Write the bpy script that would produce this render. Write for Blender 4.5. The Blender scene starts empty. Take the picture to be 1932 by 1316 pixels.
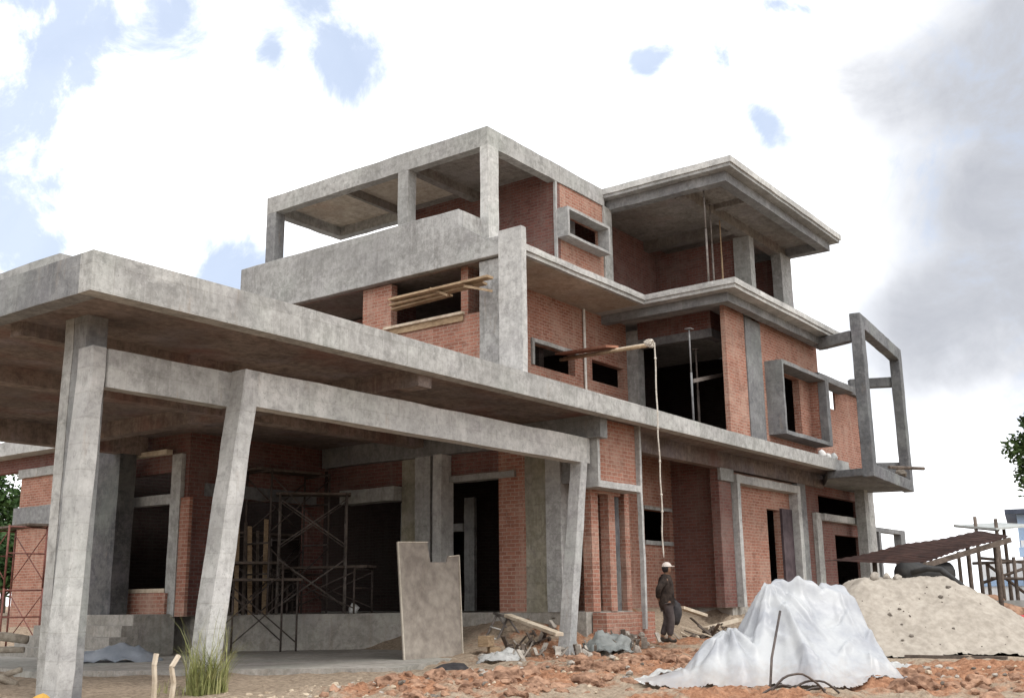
import bpy, bmesh, math, random
from mathutils import Vector, Matrix, noise
random.seed(7)
scene = bpy.context.scene
COL = scene.collection

# ------------------------------------------------------------------ camera
# building axes: X along the long facade, Y into the depth of the plot, Z up; the lens is at the origin
CAM_R = Vector((0.59302, -0.80509, -0.01230))
CAM_D = Vector((0.17437, 0.14332, -0.97419))
CAM_F = Vector((0.78608, 0.57557, 0.22538))
FPX = 2039.76
cam_data = bpy.data.cameras.new('camera')
cam = bpy.data.objects.new('camera', cam_data)
COL.objects.link(cam)
cam_data.sensor_width = 36.0
cam_data.lens = FPX / 1932 * 36.0
cam_data.clip_start = 0.1
cam_data.clip_end = 3000
m = Matrix.Identity(4)
for i in range(3):
    m[i][0] = CAM_R[i]; m[i][1] = -CAM_D[i]; m[i][2] = -CAM_F[i]
cam.matrix_world = m
scene.camera = cam

def ray(px, py):
    return CAM_R * ((px - 966) / FPX) + CAM_D * ((py - 658) / FPX) + CAM_F
def Pd(px, py, d): return ray(px, py) * d                # survey helpers: a sight line cut at a depth or a plane
def Pz(px, py, z): r = ray(px, py); return r * (z / r.z)
def Pa(px, py, a): r = ray(px, py); return r * (a / r.x)
def Pb(px, py, b): r = ray(px, py); return r * (b / r.y)

# ------------------------------------------------------------------ light
SUN_EL, SUN_AZ = math.radians(56), math.radians(192)     # azimuth measured from +Y clockwise
sun_dir = Vector((math.sin(SUN_AZ) * math.cos(SUN_EL), math.cos(SUN_AZ) * math.cos(SUN_EL), math.sin(SUN_EL)))
sl = bpy.data.lights.new('sun', 'SUN')
sl.energy = 1.65; sl.angle = math.radians(14); sl.color = (1.0, 0.975, 0.94)
so = bpy.data.objects.new('sun', sl); COL.objects.link(so)
so.rotation_euler = (-sun_dir).to_track_quat('-Z', 'Y').to_euler()
so.location = sun_dir * 40
scene.view_settings.view_transform = 'Standard'
scene.view_settings.look = 'None'
scene.view_settings.exposure = 0.14
scene.view_settings.gamma = 1.0

world = bpy.data.worlds.new('World'); scene.world = world
world.use_nodes = True
class NT:
    def __init__(s, tree): s.t = tree; s.n = tree.nodes; s.l = tree.links
    def node(s, typ, **kw):
        n = s.n.new(typ)
        for k, v in kw.items():
            if k.startswith('i_'): n.inputs[k[2:].replace('_', ' ')].default_value = v
            else: setattr(n, k, v)
        return n
    def link(s, a, b): s.l.new(a, b)
    def _set(s, sock, v):
        if hasattr(v, 'links') or isinstance(v, bpy.types.NodeSocket): s.link(v, sock)
        else: sock.default_value = v
    def math(s, op, a, b=0.0, clamp=False):
        n = s.n.new('ShaderNodeMath'); n.operation = op; n.use_clamp = clamp
        s._set(n.inputs[0], a); s._set(n.inputs[1], b); return n.outputs[0]
    def vmath(s, op, a, b=None, out=0):
        n = s.n.new('ShaderNodeVectorMath'); n.operation = op
        s._set(n.inputs[0], a)
        if b is not None: s._set(n.inputs[1], b)
        return n.outputs[out]
    def mix(s, f, a, b, blend='MIX'):
        n = s.n.new('ShaderNodeMix'); n.data_type = 'RGBA'; n.blend_type = blend
        s._set(n.inputs[0], f)
        for i, v in ((6, a), (7, b)):
            if isinstance(v, tuple) and len(v) == 3: v = (*v, 1)
            s._set(n.inputs[i], v)
        return n.outputs[2]
    def noise(s, vec, scale, detail=4, rough=.55, dist=0.0):
        n = s.n.new('ShaderNodeTexNoise')
        s.link(vec, n.inputs['Vector'])
        n.inputs['Scale'].default_value = scale; n.inputs['Detail'].default_value = detail
        n.inputs['Roughness'].default_value = rough; n.inputs['Distortion'].default_value = dist
        return n
    def ramp(s, f, stops):
        n = s.n.new('ShaderNodeValToRGB'); s.link(f, n.inputs[0])
        e = n.color_ramp.elements
        while len(e) < len(stops): e.new(.5)
        for el, (p, c) in zip(e, stops):
            el.position = p; el.color = (*c, 1) if len(c) == 3 else c
        return n.outputs[0]
    def mapr(s, f, a, b, c=0.0, d=1.0, smooth=False):
        n = s.n.new('ShaderNodeMapRange'); n.interpolation_type = 'SMOOTHSTEP' if smooth else 'LINEAR'
        s._set(n.inputs[0], f)
        for i, v in enumerate((a, b, c, d)): n.inputs[i + 1].default_value = v
        return n.outputs[0]

w = NT(world.node_tree)
for n in list(w.n): w.n.remove(n)
wout = w.node('ShaderNodeOutputWorld'); bg = w.node('ShaderNodeBackground')
bg.inputs['Strength'].default_value = 0.135
w.link(bg.outputs[0], wout.inputs[0])
skyn = w.node('ShaderNodeTexSky', sky_type='NISHITA', sun_disc=False, sun_elevation=SUN_EL, sun_rotation=SUN_AZ)
tc = w.node('ShaderNodeTexCoord')
dirv = tc.outputs['Generated']
wn = w.noise(dirv, 3.6, 6, .55)
warp = w.vmath('MULTIPLY', w.vmath('SUBTRACT', wn.outputs['Color'], (.5, .5, .5)), (.20, .20, .20))
wdir = w.vmath('NORMALIZE', w.vmath('ADD', dirv, warp))
fbm = w.noise(dirv, 8.0, 12, .66, .5).outputs[0]
fbm2 = w.noise(w.vmath('ADD', dirv, (4, 2, 7)), 4.0, 9, .6, .4).outputs[0]
def field(lst):
    acc = None
    for px, py, r in lst:
        d = ray(px, py).normalized()
        dist = w.vmath('DISTANCE', wdir, tuple(d), out=1)
        v = w.mapr(dist, r * 1.9, 0, 0, 1)
        acc = v if acc is None else w.math('MAXIMUM', acc, v)
    return acc
R = 1 / 2140.0
bf = field([(190, 5, 165 * R), (340, 45, 125 * R), (90, -40, 140 * R), (600, -20, 70 * R), (655, 110, 85 * R), (560, 95, 60 * R),
            (1400, 160, 72 * R), (1445, 250, 45 * R), (1262, 115, 50 * R), (1500, 30, 30 * R),
            (30, 400, 130 * R), (110, 470, 80 * R), (450, 480, 70 * R), (-500, 300, 500 * R), (2600, 300, 500 * R), (500, -900, 600 * R), (1700, -1300, 600 * R)])
blue = w.mapr(w.math('ADD', bf, w.math('MULTIPLY', w.math('SUBTRACT', fbm, .5), 2.4)), .26, .85, 0, 1, True)
gf = field([(2020, 430, 360 * R), (1820, 590, 200 * R), (2000, 130, 330 * R), (2350, 500, 400 * R)])
grey = w.mapr(w.math('ADD', gf, w.math('MULTIPLY', w.math('SUBTRACT', fbm2, .5), 1.0)), .06, .80, 0, 1, True)
white = w.mix(w.mapr(fbm2, .38, .6), (9.2, 9.5, 10.0), (16., 16., 16.))
greyc = w.mix(w.mapr(fbm, .35, .65), (3.75, 3.9, 4.3), (4.7, 4.85, 5.2))
base = w.mix(grey, white, greyc)
skyblue = w.mix(.85, skyn.outputs[0], (4.2, 5.0, 6.5))
final = w.mix(w.math('MULTIPLY', blue, .9), base, skyblue)
w.link(final, bg.inputs['Color'])

# ------------------------------------------------------------------ materials
MATS = {}
def newmat(name, rough=.85, spec=.25):
    mt = bpy.data.materials.new(name); mt.use_nodes = True
    t = NT(mt.node_tree)
    b = t.n['Principled BSDF']; b.inputs['Roughness'].default_value = rough
    b.inputs['Specular IOR Level'].default_value = spec
    MATS[name] = mt
    return mt, t, b
def bump(t, b, h, strength=.3, dist=.02):
    n = t.node('ShaderNodeBump'); n.inputs['Strength'].default_value = strength; n.inputs['Distance'].default_value = dist
    t.link(h, n.inputs['Height']); t.link(n.outputs[0], b.inputs['Normal'])
def stretch(t, pos, s): return t.vmath('MULTIPLY', pos, s)

def concrete(name, lo, hi, tint=(.30, .33, .29), tintf=.35, stain=(.13, .12, .11), stainf=.5, boards=True):
    mt, t, b = newmat(name, .9, .15)
    pos = t.node('ShaderNodeNewGeometry').outputs['Position']
    n1 = t.noise(pos, 1.1, 5, .6, .3).outputs[0]
    n2 = t.noise(pos, 7, 7, .7).outputs[0]
    n3 = t.noise(pos, 34, 3, .6).outputs[0]
    st = t.noise(stretch(t, pos, (9, 9, .7)), 1.0, 4, .6).outputs[0]
    tn = t.noise(t.vmath('ADD', pos, (13, 7, 4)), .8, 3, .5).outputs[0]
    tn2 = t.noise(t.vmath('ADD', pos, (3, 27, 14)), 1.5, 3, .5).outputs[0]
    c = t.mix(t.mapr(t.math('ADD', t.math('MULTIPLY', n1, .4), t.math('MULTIPLY', n2, .6)), .42, .58), lo, hi)
    c = t.mix(t.math('MULTIPLY', t.mapr(tn, .5, .72), tintf), c, tint)
    c = t.mix(t.math('MULTIPLY', t.mapr(tn2, .52, .75), tintf * .6), c, (.30, .27, .30))
    c = t.mix(t.math('MULTIPLY', t.mapr(st, .54, .76), stainf * .75), c, stain)
    st2 = t.noise(stretch(t, pos, (14, 14, 1.3)), 1.0, 5, .65).outputs[0]
    c = t.mix(t.math('MULTIPLY', t.mapr(st2, .54, .72), .4), c, tuple(min(1, x * 1.25) for x in hi))
    rnd = t.node('ShaderNodeObjectInfo').outputs['Random']
    c = t.mix(.55, c, t.mix(1.0, c, t.mix(rnd, (.72, .72, .74), (1.25, 1.23, 1.2)), 'MULTIPLY'))
    pit = t.mapr(n3, .6, .7)
    c = t.mix(t.math('MULTIPLY', pit, .65), c, stain)
    lite = t.mapr(t.noise(pos, 17, 5, .68).outputs[0], .53, .68)
    c = t.mix(t.math('MULTIPLY', lite, .36), c, tuple(min(1, x * 1.3) for x in hi))
    big = t.mapr(t.noise(t.vmath('ADD', pos, (71, 13, 5)), .42, 6, .62, .8).outputs[0], .42, .62)
    c = t.mix(t.math('MULTIPLY', big, .42), c, tuple(x * .8 for x in lo))
    rust = t.mapr(t.noise(stretch(t, t.vmath('ADD', pos, (2, 9, 31)), (4, 4, .8)), 1.0, 6, .7).outputs[0], .62, .74)
    c = t.mix(t.math('MULTIPLY', rust, .4), c, (.26, .19, .13))
    blot = t.mapr(t.noise(t.vmath('ADD', pos, (41, 3, 9)), 4.2, 9, .78, .6).outputs[0], .52, .62)
    c = t.mix(t.math('MULTIPLY', blot, .42), c, tuple(x * .55 for x in lo))
    if boards:
        sz = t.node('ShaderNodeSeparateXYZ'); t.link(pos, sz.inputs[0])
        u = t.math('ADD', sz.outputs[0], sz.outputs[1])
        cb = t.node('ShaderNodeCombineXYZ'); t.link(u, cb.inputs[0]); t.link(sz.outputs[2], cb.inputs[1])
        bt = t.node('ShaderNodeTexBrick'); t.link(cb.outputs[0], bt.inputs['Vector'])
        bt.inputs['Scale'].default_value = 1.0; bt.inputs['Brick Width'].default_value = 1.22; bt.inputs['Row Height'].default_value = .305
        bt.inputs['Mortar Size'].default_value = .008; bt.inputs['Mortar Smooth'].default_value = .6
        bt.inputs['Color1'].default_value = (1, 1, 1, 1); bt.inputs['Color2'].default_value = (.86, .86, .87, 1); bt.inputs['Mortar'].default_value = (.74, .73, .71, 1)
        c = t.mix(.6, c, t.mix(1.0, c, bt.outputs[0], 'MULTIPLY'))
    t.link(c, b.inputs['Base Color'])
    bump(t, b, t.math('ADD', n2, t.math('MULTIPLY', n3, .5)), .35, .02)
    return mt
concrete('concrete', (.27, .265, .25), (.45, .445, .425))
concrete('concrete_light', (.35, .345, .33), (.53, .525, .505), stainf=.25)
concrete('concrete_grey', (.17, .17, .172), (.29, .29, .285), stainf=.45)
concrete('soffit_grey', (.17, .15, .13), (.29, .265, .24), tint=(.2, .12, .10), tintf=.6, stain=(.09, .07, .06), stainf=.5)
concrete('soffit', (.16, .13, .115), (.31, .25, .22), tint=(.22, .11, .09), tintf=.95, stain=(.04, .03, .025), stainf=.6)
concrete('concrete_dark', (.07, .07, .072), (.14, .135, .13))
concrete('concrete_weathered', (.115, .118, .122), (.225, .228, .23))
concrete('concrete_olive', (.20, .185, .14), (.33, .31, .25), tint=(.22, .2, .12), tintf=.6)
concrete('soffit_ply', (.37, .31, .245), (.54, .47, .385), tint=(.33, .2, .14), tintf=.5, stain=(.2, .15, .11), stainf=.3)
concrete('floor_concrete', (.24, .225, .20), (.38, .355, .32), boards=False, stain=(.2, .15, .11))

def brick(name, c1, c2, mortar, smear=.35):
    mt, t, b = newmat(name, .92, .12)
    pos = t.node('ShaderNodeNewGeometry').outputs['Position']
    sz = t.node('ShaderNodeSeparateXYZ'); t.link(pos, sz.inputs[0])
    u = t.math('ADD', sz.outputs[0], sz.outputs[1])
    cb = t.node('ShaderNodeCombineXYZ'); t.link(u, cb.inputs[0]); t.link(sz.outputs[2], cb.inputs[1])
    wob = t.vmath('MULTIPLY', t.vmath('SUBTRACT', t.noise(pos, 6, 2).outputs['Color'], (.5, .5, .5)), (.03, .03, .03))
    bt = t.node('ShaderNodeTexBrick'); t.link(t.vmath('ADD', cb.outputs[0], wob), bt.inputs['Vector'])
    bt.inputs['Scale'].default_value = 1.0; bt.inputs['Brick Width'].default_value = .21; bt.inputs['Row Height'].default_value = .078
    bt.inputs['Mortar Size'].default_value = .011; bt.inputs['Mortar Smooth'].default_value = .3
    bt.inputs['Color1'].default_value = (*c1, 1); bt.inputs['Color2'].default_value = (*c2, 1); bt.inputs['Mortar'].default_value = (*mortar, 1)
    n1 = t.noise(pos, 1.3, 5, .65, .4).outputs[0]
    n2 = t.noise(pos, 9, 6, .7).outputs[0]
    c = t.mix(t.math('MULTIPLY', t.mapr(n1, .5, .75), .55), bt.outputs[0], tuple(x * .6 for x in c1))
    c = t.mix(t.math('MULTIPLY', t.mapr(n2, .55, .72), smear), c, mortar)
    st = t.noise(stretch(t, pos, (5, 5, .5)), 1.0, 4, .6).outputs[0]
    pale = tuple(min(1, x * 1.12) for x in mortar)
    c = t.mix(t.math('MULTIPLY', t.mapr(st, .52, .7), .5), c, pale)
    n4 = t.noise(t.vmath('ADD', pos, (17, 5, 2)), .9, 6, .7, .6).outputs[0]
    c = t.mix(t.math('MULTIPLY', t.mapr(n4, .5, .66), .5), c, pale)
    n5 = t.noise(t.vmath('ADD', pos, (7, 25, 12)), 2.6, 7, .75, .6).outputs[0]
    c = t.mix(t.math('MULTIPLY', t.mapr(n5, .54, .66), .45), c, tuple(x * .5 for x in c2))
    t.link(c, b.inputs['Base Color'])
    bump(t, b, t.math('ADD', t.math('MULTIPLY', bt.outputs['Fac'], -1.0), t.math('MULTIPLY', n2, 2.0)), .8, .016)
    return mt
brick('brick', (.37, .17, .12), (.265, .115, .08), (.40, .28, .22), .7)
brick('brick_shaded', (.20, .085, .07), (.145, .062, .054), (.19, .14, .12), .4)  # darker copy of the brick: porch and recess shade put into the colour
brick('brick_deep_shade', (.028, .016, .014), (.02, .012, .011), (.028, .024, .02), .2)  # near-black copy of the brick: unlit room darkness put into the colour

def plain(name, ca, cb_, scale=6, rough=.8, spec=.25, metal=0.0, bstr=.2, aniso=None):
    mt, t, b = newmat(name, rough, spec)
    pos = t.node('ShaderNodeNewGeometry').outputs['Position']
    v = stretch(t, pos, aniso) if aniso else pos
    n = t.noise(v, scale, 6, .65).outputs[0]
    n2 = t.noise(pos, scale * .25, 3, .5).outputs[0]
    c = t.mix(t.mapr(t.math('ADD', t.math('MULTIPLY', n, .65), t.math('MULTIPLY', n2, .35)), .38, .62), ca, cb_)
    t.link(c, b.inputs['Base Color'])
    b.inputs['Metallic'].default_value = metal
    if bstr: bump(t, b, n, bstr, .01)
    return mt
plain('wood', (.22, .15, .09), (.42, .31, .2), 8, .85, .15, aniso=(1, 1, 4))
plain('wood_pale', (.42, .34, .25), (.62, .54, .43), 8, .85, .15)
plain('wood_red', (.23, .10, .065), (.36, .18, .12), 8, .85, .15)
plain('wood_dark', (.07, .055, .045), (.15, .12, .1), 8, .9, .1)
plain('plywood', (.20, .17, .145), (.33, .29, .245), 5, .9, .1)
plain('plywood_edge', (.42, .37, .30), (.55, .5, .42), 12, .9, .1)
plain('steel_tube', (.10, .085, .075), (.2, .17, .15), 12, .6, .4, .3)
plain('steel_dark', (.05, .04, .037), (.11, .085, .07), 12, .6, .4, .3)
plain('steel_rust', (.13, .05, .04), (.23, .09, .07), 12, .7, .3)
plain('pvc_white', (.55, .53, .48), (.75, .73, .68), 9, .6, .3)
plain('rope', (.36, .32, .27), (.6, .56, .5), 22, .9, .1)
plain('door_board', (.05, .035, .04), (.1, .075, .08), 5, .7, .2)
plain('sheet_rust', (.05, .03, .026), (.11, .06, .048), 4, .75, .2, aniso=(1, 1, 1))
plain('sheet_grey', (.30, .32, .31), (.45, .46, .44), 5, .6, .3)
plain('foil_white', (.6, .6, .58), (.78, .77, .75), 4, .5, .4)
plain('black_rubber', (.015, .015, .016), (.035, .033, .03), 6, .6, .3)
plain('stone', (.24, .21, .18), (.42, .38, .33), 14, .95, .1)
plain('stone_dark', (.10, .085, .07), (.19, .165, .14), 14, .95, .1)
plain('sack_yellow', (.36, .2, .04), (.55, .33, .08), 5, .8, .2)
plain('bag_blue', (.42, .46, .52), (.6, .63, .68), 4, .6, .3)
plain('log_bark', (.22, .18, .14), (.42, .37, .3), 9, .9, .1)
plain('red_plastic', (.45, .05, .06), (.6, .09, .1), 5, .6, .3)
plain('leaf_left', (.018, .045, .012), (.06, .11, .03), 3, .7, .2, bstr=0)
plain('leaf_right', (.02, .04, .015), (.07, .11, .035), 3, .7, .2, bstr=0)
plain('bark', (.08, .06, .045), (.16, .13, .1), 8, .9, .1)
plain('grass', (.17, .19, .06), (.42, .40, .19), 5, .75, .2, bstr=0)
plain('weed', (.07, .055, .035), (.14, .11, .07), 5, .8, .2, bstr=0)
plain('paint_blue', (.28, .40, .58), (.36, .48, .66), 2, .8, .2)
plain('paint_white', (.62, .64, .66), (.74, .75, .76), 2, .8, .2)
plain('roof_navy', (.03, .04, .06), (.06, .07, .1), 3, .6, .3)
plain('glass_dark', (.02, .025, .035), (.05, .06, .08), 2, .2, .5, bstr=0)
plain('skin', (.16, .085, .05), (.2, .11, .07), 6, .6, .3, bstr=0)
plain('jacket', (.016, .012, .011), (.055, .042, .035), 14, .9, .1)
plain('trousers', (.05, .04, .04), (.09, .075, .07), 8, .9, .1)
plain('cap', (.46, .40, .36), (.58, .52, .47), 8, .9, .1)
plain('hair', (.012, .01, .01), (.025, .02, .02), 8, .8, .2)
plain('boots', (.03, .025, .02), (.06, .05, .04), 8, .7, .2)
plain('bag_dark', (.02, .018, .02), (.05, .045, .045), 8, .8, .2)
plain('clod', (.12, .066, .044), (.37, .225, .15), 9, .95, .08)
plain('clod_pale', (.36, .28, .2), (.5, .42, .32), 7, .95, .08)
plain('sand', (.26, .228, .19), (.37, .33, .28), 9, .95, .08)

# tarpaulin: milky translucent plastic
mt, t, b = newmat('tarp', .36, .5)
pos = t.node('ShaderNodeNewGeometry').outputs['Position']
n = t.noise(pos, 2.2, 5, .6).outputs[0]; n2 = t.noise(pos, 11, 5, .65).outputs[0]
c = t.mix(t.mapr(n, .4, .62), (.36, .37, .395), (.50, .51, .515))
c = t.mix(t.math('MULTIPLY', t.mapr(n2, .6, .8), .2), c, (.5, .47, .42))
sz = t.node('ShaderNodeSeparateXYZ'); t.link(pos, sz.inputs[0])
dirt = t.math('MULTIPLY', t.mapr(t.math('ADD', sz.outputs[2], t.math('MULTIPLY', n2, .5)), -.45, -.85), .6)
c = t.mix(dirt, c, (.36, .27, .2))
t.link(c, b.inputs['Base Color'])
bump(t, b, t.noise(pos, 6, 6, .6, 1.5).outputs[0], .22, .03)
tr = t.node('ShaderNodeBsdfTranslucent'); t.link(c, tr.inputs[0])
ms = t.node('ShaderNodeMixShader'); ms.inputs[0].default_value = .22
t.link(b.outputs[0], ms.inputs[1]); t.link(tr.outputs[0], ms.inputs[2])
t.link(ms.outputs[0], t.n['Material Output'].inputs[0])

# soil with red and grey-tan areas (the mineral mix is a mesh attribute)
mt, t, b = newmat('soil', .97, .06)
pos = t.node('ShaderNodeNewGeometry').outputs['Position']
at = t.node('ShaderNodeAttribute', attribute_name='red_share').outputs['Fac']
n = t.noise(pos, 2.4, 8, .68).outputs[0]; n2 = t.noise(pos, 14, 6, .7).outputs[0]
red = t.mix(t.mapr(n2, .35, .65), (.185, .085, .048), (.42, .225, .135))
tan = t.mix(t.mapr(n2, .35, .65), (.21, .16, .115), (.40, .32, .24))
f = t.mapr(t.math('ADD', at, t.math('MULTIPLY', t.math('SUBTRACT', n, .5), 2.4)), .32, .85, 0, 1, True)
c = t.mix(f, tan, red)
c = t.mix(t.math('MULTIPLY', t.mapr(t.noise(pos, 34, 3, .6).outputs[0], .6, .72), .5), c, (.12, .085, .06))
t.link(c, b.inputs['Base Color'])
bump(t, b, t.math('ADD', n2, n), .8, .05)

# ------------------------------------------------------------------ object helpers
def link(name, me, mat=None, parent=None):
    o = bpy.data.objects.new(name, me); COL.objects.link(o)
    if mat: me.materials.append(MATS[mat])
    if parent: o.parent = parent
    return o
def tag(o, label=None, cat=None, group=None, kind=None):
    if label: o['label'] = label
    if cat: o['category'] = cat
    if group: o['group'] = group
    if kind: o['kind'] = kind
    return o
def thing(name, loc, label, cat, group=None):
    o = bpy.data.objects.new(name, None); COL.objects.link(o)
    o.location = loc; o.empty_display_size = .2
    o['base'] = list(loc)
    return tag(o, label, cat, group)
def done(name, bm, mat, parent=None, smooth=False, bevel=0.0):
    me = bpy.data.meshes.new(name)
    if bevel:
        es = [e for e in bm.edges if len(e.link_faces) == 2 and e.calc_face_angle(0) > .6]
        bmesh.ops.bevel(bm, geom=es, offset=bevel, segments=1, affect='EDGES', clamp_overlap=True)
    if bevel and mat and mat.startswith('concrete'):
        for cuts, lo_, hi_ in ((2, .7, 1.5), (5, 1.5, 3.5), (12, 3.5, 99)):
            es = [e for e in bm.edges if lo_ <= e.calc_length() < hi_]
            if es: bmesh.ops.subdivide_edges(bm, edges=es, cuts=cuts, use_grid_fill=True)
        for v in bm.verts:
            q = v.co * 2.1
            v.co += Vector((noise.noise(q), noise.noise(q + Vector((9, 0, 0))), noise.noise(q + Vector((0, 9, 0))))) * .014
    if parent is not None:
        pl = parent.matrix_world.translation if False else Vector(parent_base(parent))
        bmesh.ops.translate(bm, verts=bm.verts, vec=-pl)
    bm.normal_update()
    bm.to_mesh(me); bm.free()
    if smooth:
        for p in me.polygons: p.use_smooth = True
    return link(name, me, mat, parent)
def parent_base(o):
    v = Vector(o.location); p = o.parent
    while p: v += Vector(p.location); p = p.parent
    return v
def add_box(bm, x0, x1, y0, y1, z0, z1):
    vs = [bm.verts.new((x, y, z)) for z in (z0, z1) for y in (y0, y1) for x in (x0, x1)]
    for f in ((0, 2, 3, 1), (4, 5, 7, 6), (0, 1, 5, 4), (2, 6, 7, 3), (0, 4, 6, 2), (1, 3, 7, 5)):
        bm.faces.new([vs[i] for i in f])
    return vs
def add_hex(bm, bot, top):
    """prism between two equal loops of points"""
    a = [bm.verts.new(p) for p in bot]; c = [bm.verts.new(p) for p in top]; k = len(a)
    fs = [bm.faces.new(a[::-1]), bm.faces.new(c)]
    for i in range(k): fs.append(bm.faces.new((a[i], a[(i + 1) % k], c[(i + 1) % k], c[i])))
    bmesh.ops.recalc_face_normals(bm, faces=fs)
def add_tube(bm, pts, r, seg=8, r1=None):
    pts = [Vector(p) for p in pts]; rings = []
    for i, p in enumerate(pts):
        d = (pts[min(i + 1, len(pts) - 1)] - pts[max(i - 1, 0)]).normalized()
        u = d.orthogonal().normalized() if i == 0 else (rings_u - d * rings_u.dot(d)).normalized()
        rings_u = u; v = d.cross(u)
        rr = r if r1 is None else r + (r1 - r) * i / (len(pts) - 1)
        rings.append([bm.verts.new(p + (u * math.cos(2 * math.pi * k / seg) + v * math.sin(2 * math.pi * k / seg)) * rr) for k in range(seg)])
    for a, c in zip(rings, rings[1:]):
        for k in range(seg): bm.faces.new((a[k], a[(k + 1) % seg], c[(k + 1) % seg], c[k]))
    bm.faces.new(rings[0][::-1]); bm.faces.new(rings[-1])
def beam_between(bm, p, q, w_, h_, up=(0, 0, 1)):
    p, q = Vector(p), Vector(q); d = (q - p).normalized(); s = d.cross(Vector(up)).normalized(); u = s.cross(d)
    off = [s * -w_ / 2 + u * -h_ / 2, s * w_ / 2 + u * -h_ / 2, s * w_ / 2 + u * h_ / 2, s * -w_ / 2 + u * h_ / 2]
    add_hex(bm, [p + o for o in off], [q + o for o in off])
def box(name, mat, parent, *dims, bevel=.012):
    bm = bmesh.new()
    for d in (dims if isinstance(dims[0], (tuple, list)) else [dims]): add_box(bm, *d)
    return done(name, bm, mat, parent, bevel=bevel)
def wall(name, mat, parent, axis, c0, c1, u0, u1, z0, z1, holes=()):
    """brick wall of thickness c0..c1 running along u (X for axis 'x', Y for axis 'y'), with rectangular holes (u0,u1,z0,z1)"""
    us = sorted({u0, u1, *[h[0] for h in holes], *[h[1] for h in holes]}); us = [u for u in us if u0 <= u <= u1]
    zs = sorted({z0, z1, *[h[2] for h in holes], *[h[3] for h in holes]}); zs = [z for z in zs if z0 <= z <= z1]
    bm = bmesh.new(); V = {}
    def v(i, j):
        if (i, j) not in V:
            V[i, j] = bm.verts.new((us[i], c0, zs[j]) if axis == 'x' else (c0, us[i], zs[j]))
        return V[i, j]
    for i in range(len(us) - 1):
        for j in range(len(zs) - 1):
            mu, mz = (us[i] + us[i + 1]) / 2, (zs[j] + zs[j + 1]) / 2
            if any(h[0] < mu < h[1] and h[2] < mz < h[3] for h in holes): continue
            bm.faces.new((v(i, j), v(i + 1, j), v(i + 1, j + 1), v(i, j + 1)))
    r = bmesh.ops.extrude_face_region(bm, geom=bm.faces[:])
    nv = [g for g in r['geom'] if isinstance(g, bmesh.types.BMVert)]
    bmesh.ops.translate(bm, verts=nv, vec=(0, c1 - c0, 0) if axis == 'x' else (c1 - c0, 0, 0))
    bmesh.ops.recalc_face_normals(bm, faces=bm.faces[:])
    return done(name, bm, mat, parent)
def sstep(x, a, c):
    t_ = max(0, min(1, (x - a) / (c - a))); return t_ * t_ * (3 - 2 * t_)

# ------------------------------------------------------------------ ground
SOIL_BLOBS = [(1000, 1285, 1.6), (1150, 1240, 2.3), (880, 1300, 1.1), (1240, 1262, 1.6), (1060, 1215, 1.8), (1290, 1225, 1.4), (760, 1305, .9),
              (1800, 1285, 1.8), (1700, 1300, 1.0), (1900, 1270, 2.2), (1330, 1290, 1.0), (20, 1185, 2.5), (1000, 1400, 3.0), (1400, 1330, 1.5)]
SOIL_PTS = [(Pz(px, py, -1.02), r) for px, py, r in SOIL_BLOBS]
def gz(x, y):
    z = -1.05
    mk = sstep(x, 19.3, 19.6) * (1 - sstep(x, 24.2, 24.6))
    z += .78 * sstep(x, 16.6, 18.6) * ((1 - mk) * sstep(y, 10.55, 11.9) + mk * sstep(y, 10.8, 13.0))
    z += .30 * math.exp(-((x - 16.9) ** 2 + (y - 13.2) ** 2) / 1.3)
    z += .10 * sstep(x, 17.2, 20) * (1 - sstep(y, 10.6, 11.5)) * sstep(y, 7.5, 10)
    d = x * .786 + y * .576
    bl = 0
    for p, r in SOIL_PTS:
        q = ((x - p.x) ** 2 + (y - p.y) ** 2) / (r * r)
        if q < 4: bl = max(bl, math.exp(-q * 1.2))
    z += .08 * bl - .12 * math.exp(-((x - 16.7) ** 2 + (y - 10.9) ** 2) / .9)
    if d < 10: z -= .5 * sstep(10 - d, 0, 7)
    rough_ = 1 if d < 40 else .3
    v = Vector((x, y, 0))
    z += rough_ * (.05 * noise.noise(v * .7) + .035 * noise.noise(v * 1.9) + .02 * noise.noise(v * 4.3) + .012 * noise.noise(v * 9))
    if d < 32 and d > 7:
        rs = redshare(x, y)
        if rs > .08: z += rs ** .6 * (.11 * noise.noise(v * 2.7) + .10 * (.45 - abs(noise.noise(v * 3.9))) + .06 * (.4 - abs(noise.noise(v * 7.5 + Vector((3, 1, 0))))) + .04 * noise.noise(v * 14) + .02 * noise.noise(v * 25))
    if x > 17.75 and y > (13.1 if 19.3 < x < 24.6 else 11.5) and x < 36 and y < 31: z = min(z, -.36)
    return z
def redshare(x, y):
    s = 0
    for p, r in SOIL_PTS:
        s = max(s, math.exp(-((x - p.x) ** 2 + (y - p.y) ** 2) / (r * r)))
    d = math.hypot(x, y)
    if d > 45: s = max(s, .25 * sstep(d, 45, 80))
    return s
bm = bmesh.new()
lay = bm.verts.layers.float.new('red_share')
fa = math.atan2(CAM_F.y, CAM_F.x)
angs = [fa + math.radians(a) for a in [x * .25 for x in range(-132, 133)]]
angs += [fa + math.radians(a) for a in range(36, 325, 3)]
rads = [0.6]
while rads[-1] < 900: rads.append(rads[-1] + (.042 if 9 < rads[-1] < 17 else max(.055, rads[-1] * .0085) if rads[-1] > 8.5 and rads[-1] < 30 else max(.4, rads[-1] * .06)))
prev = None
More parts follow.
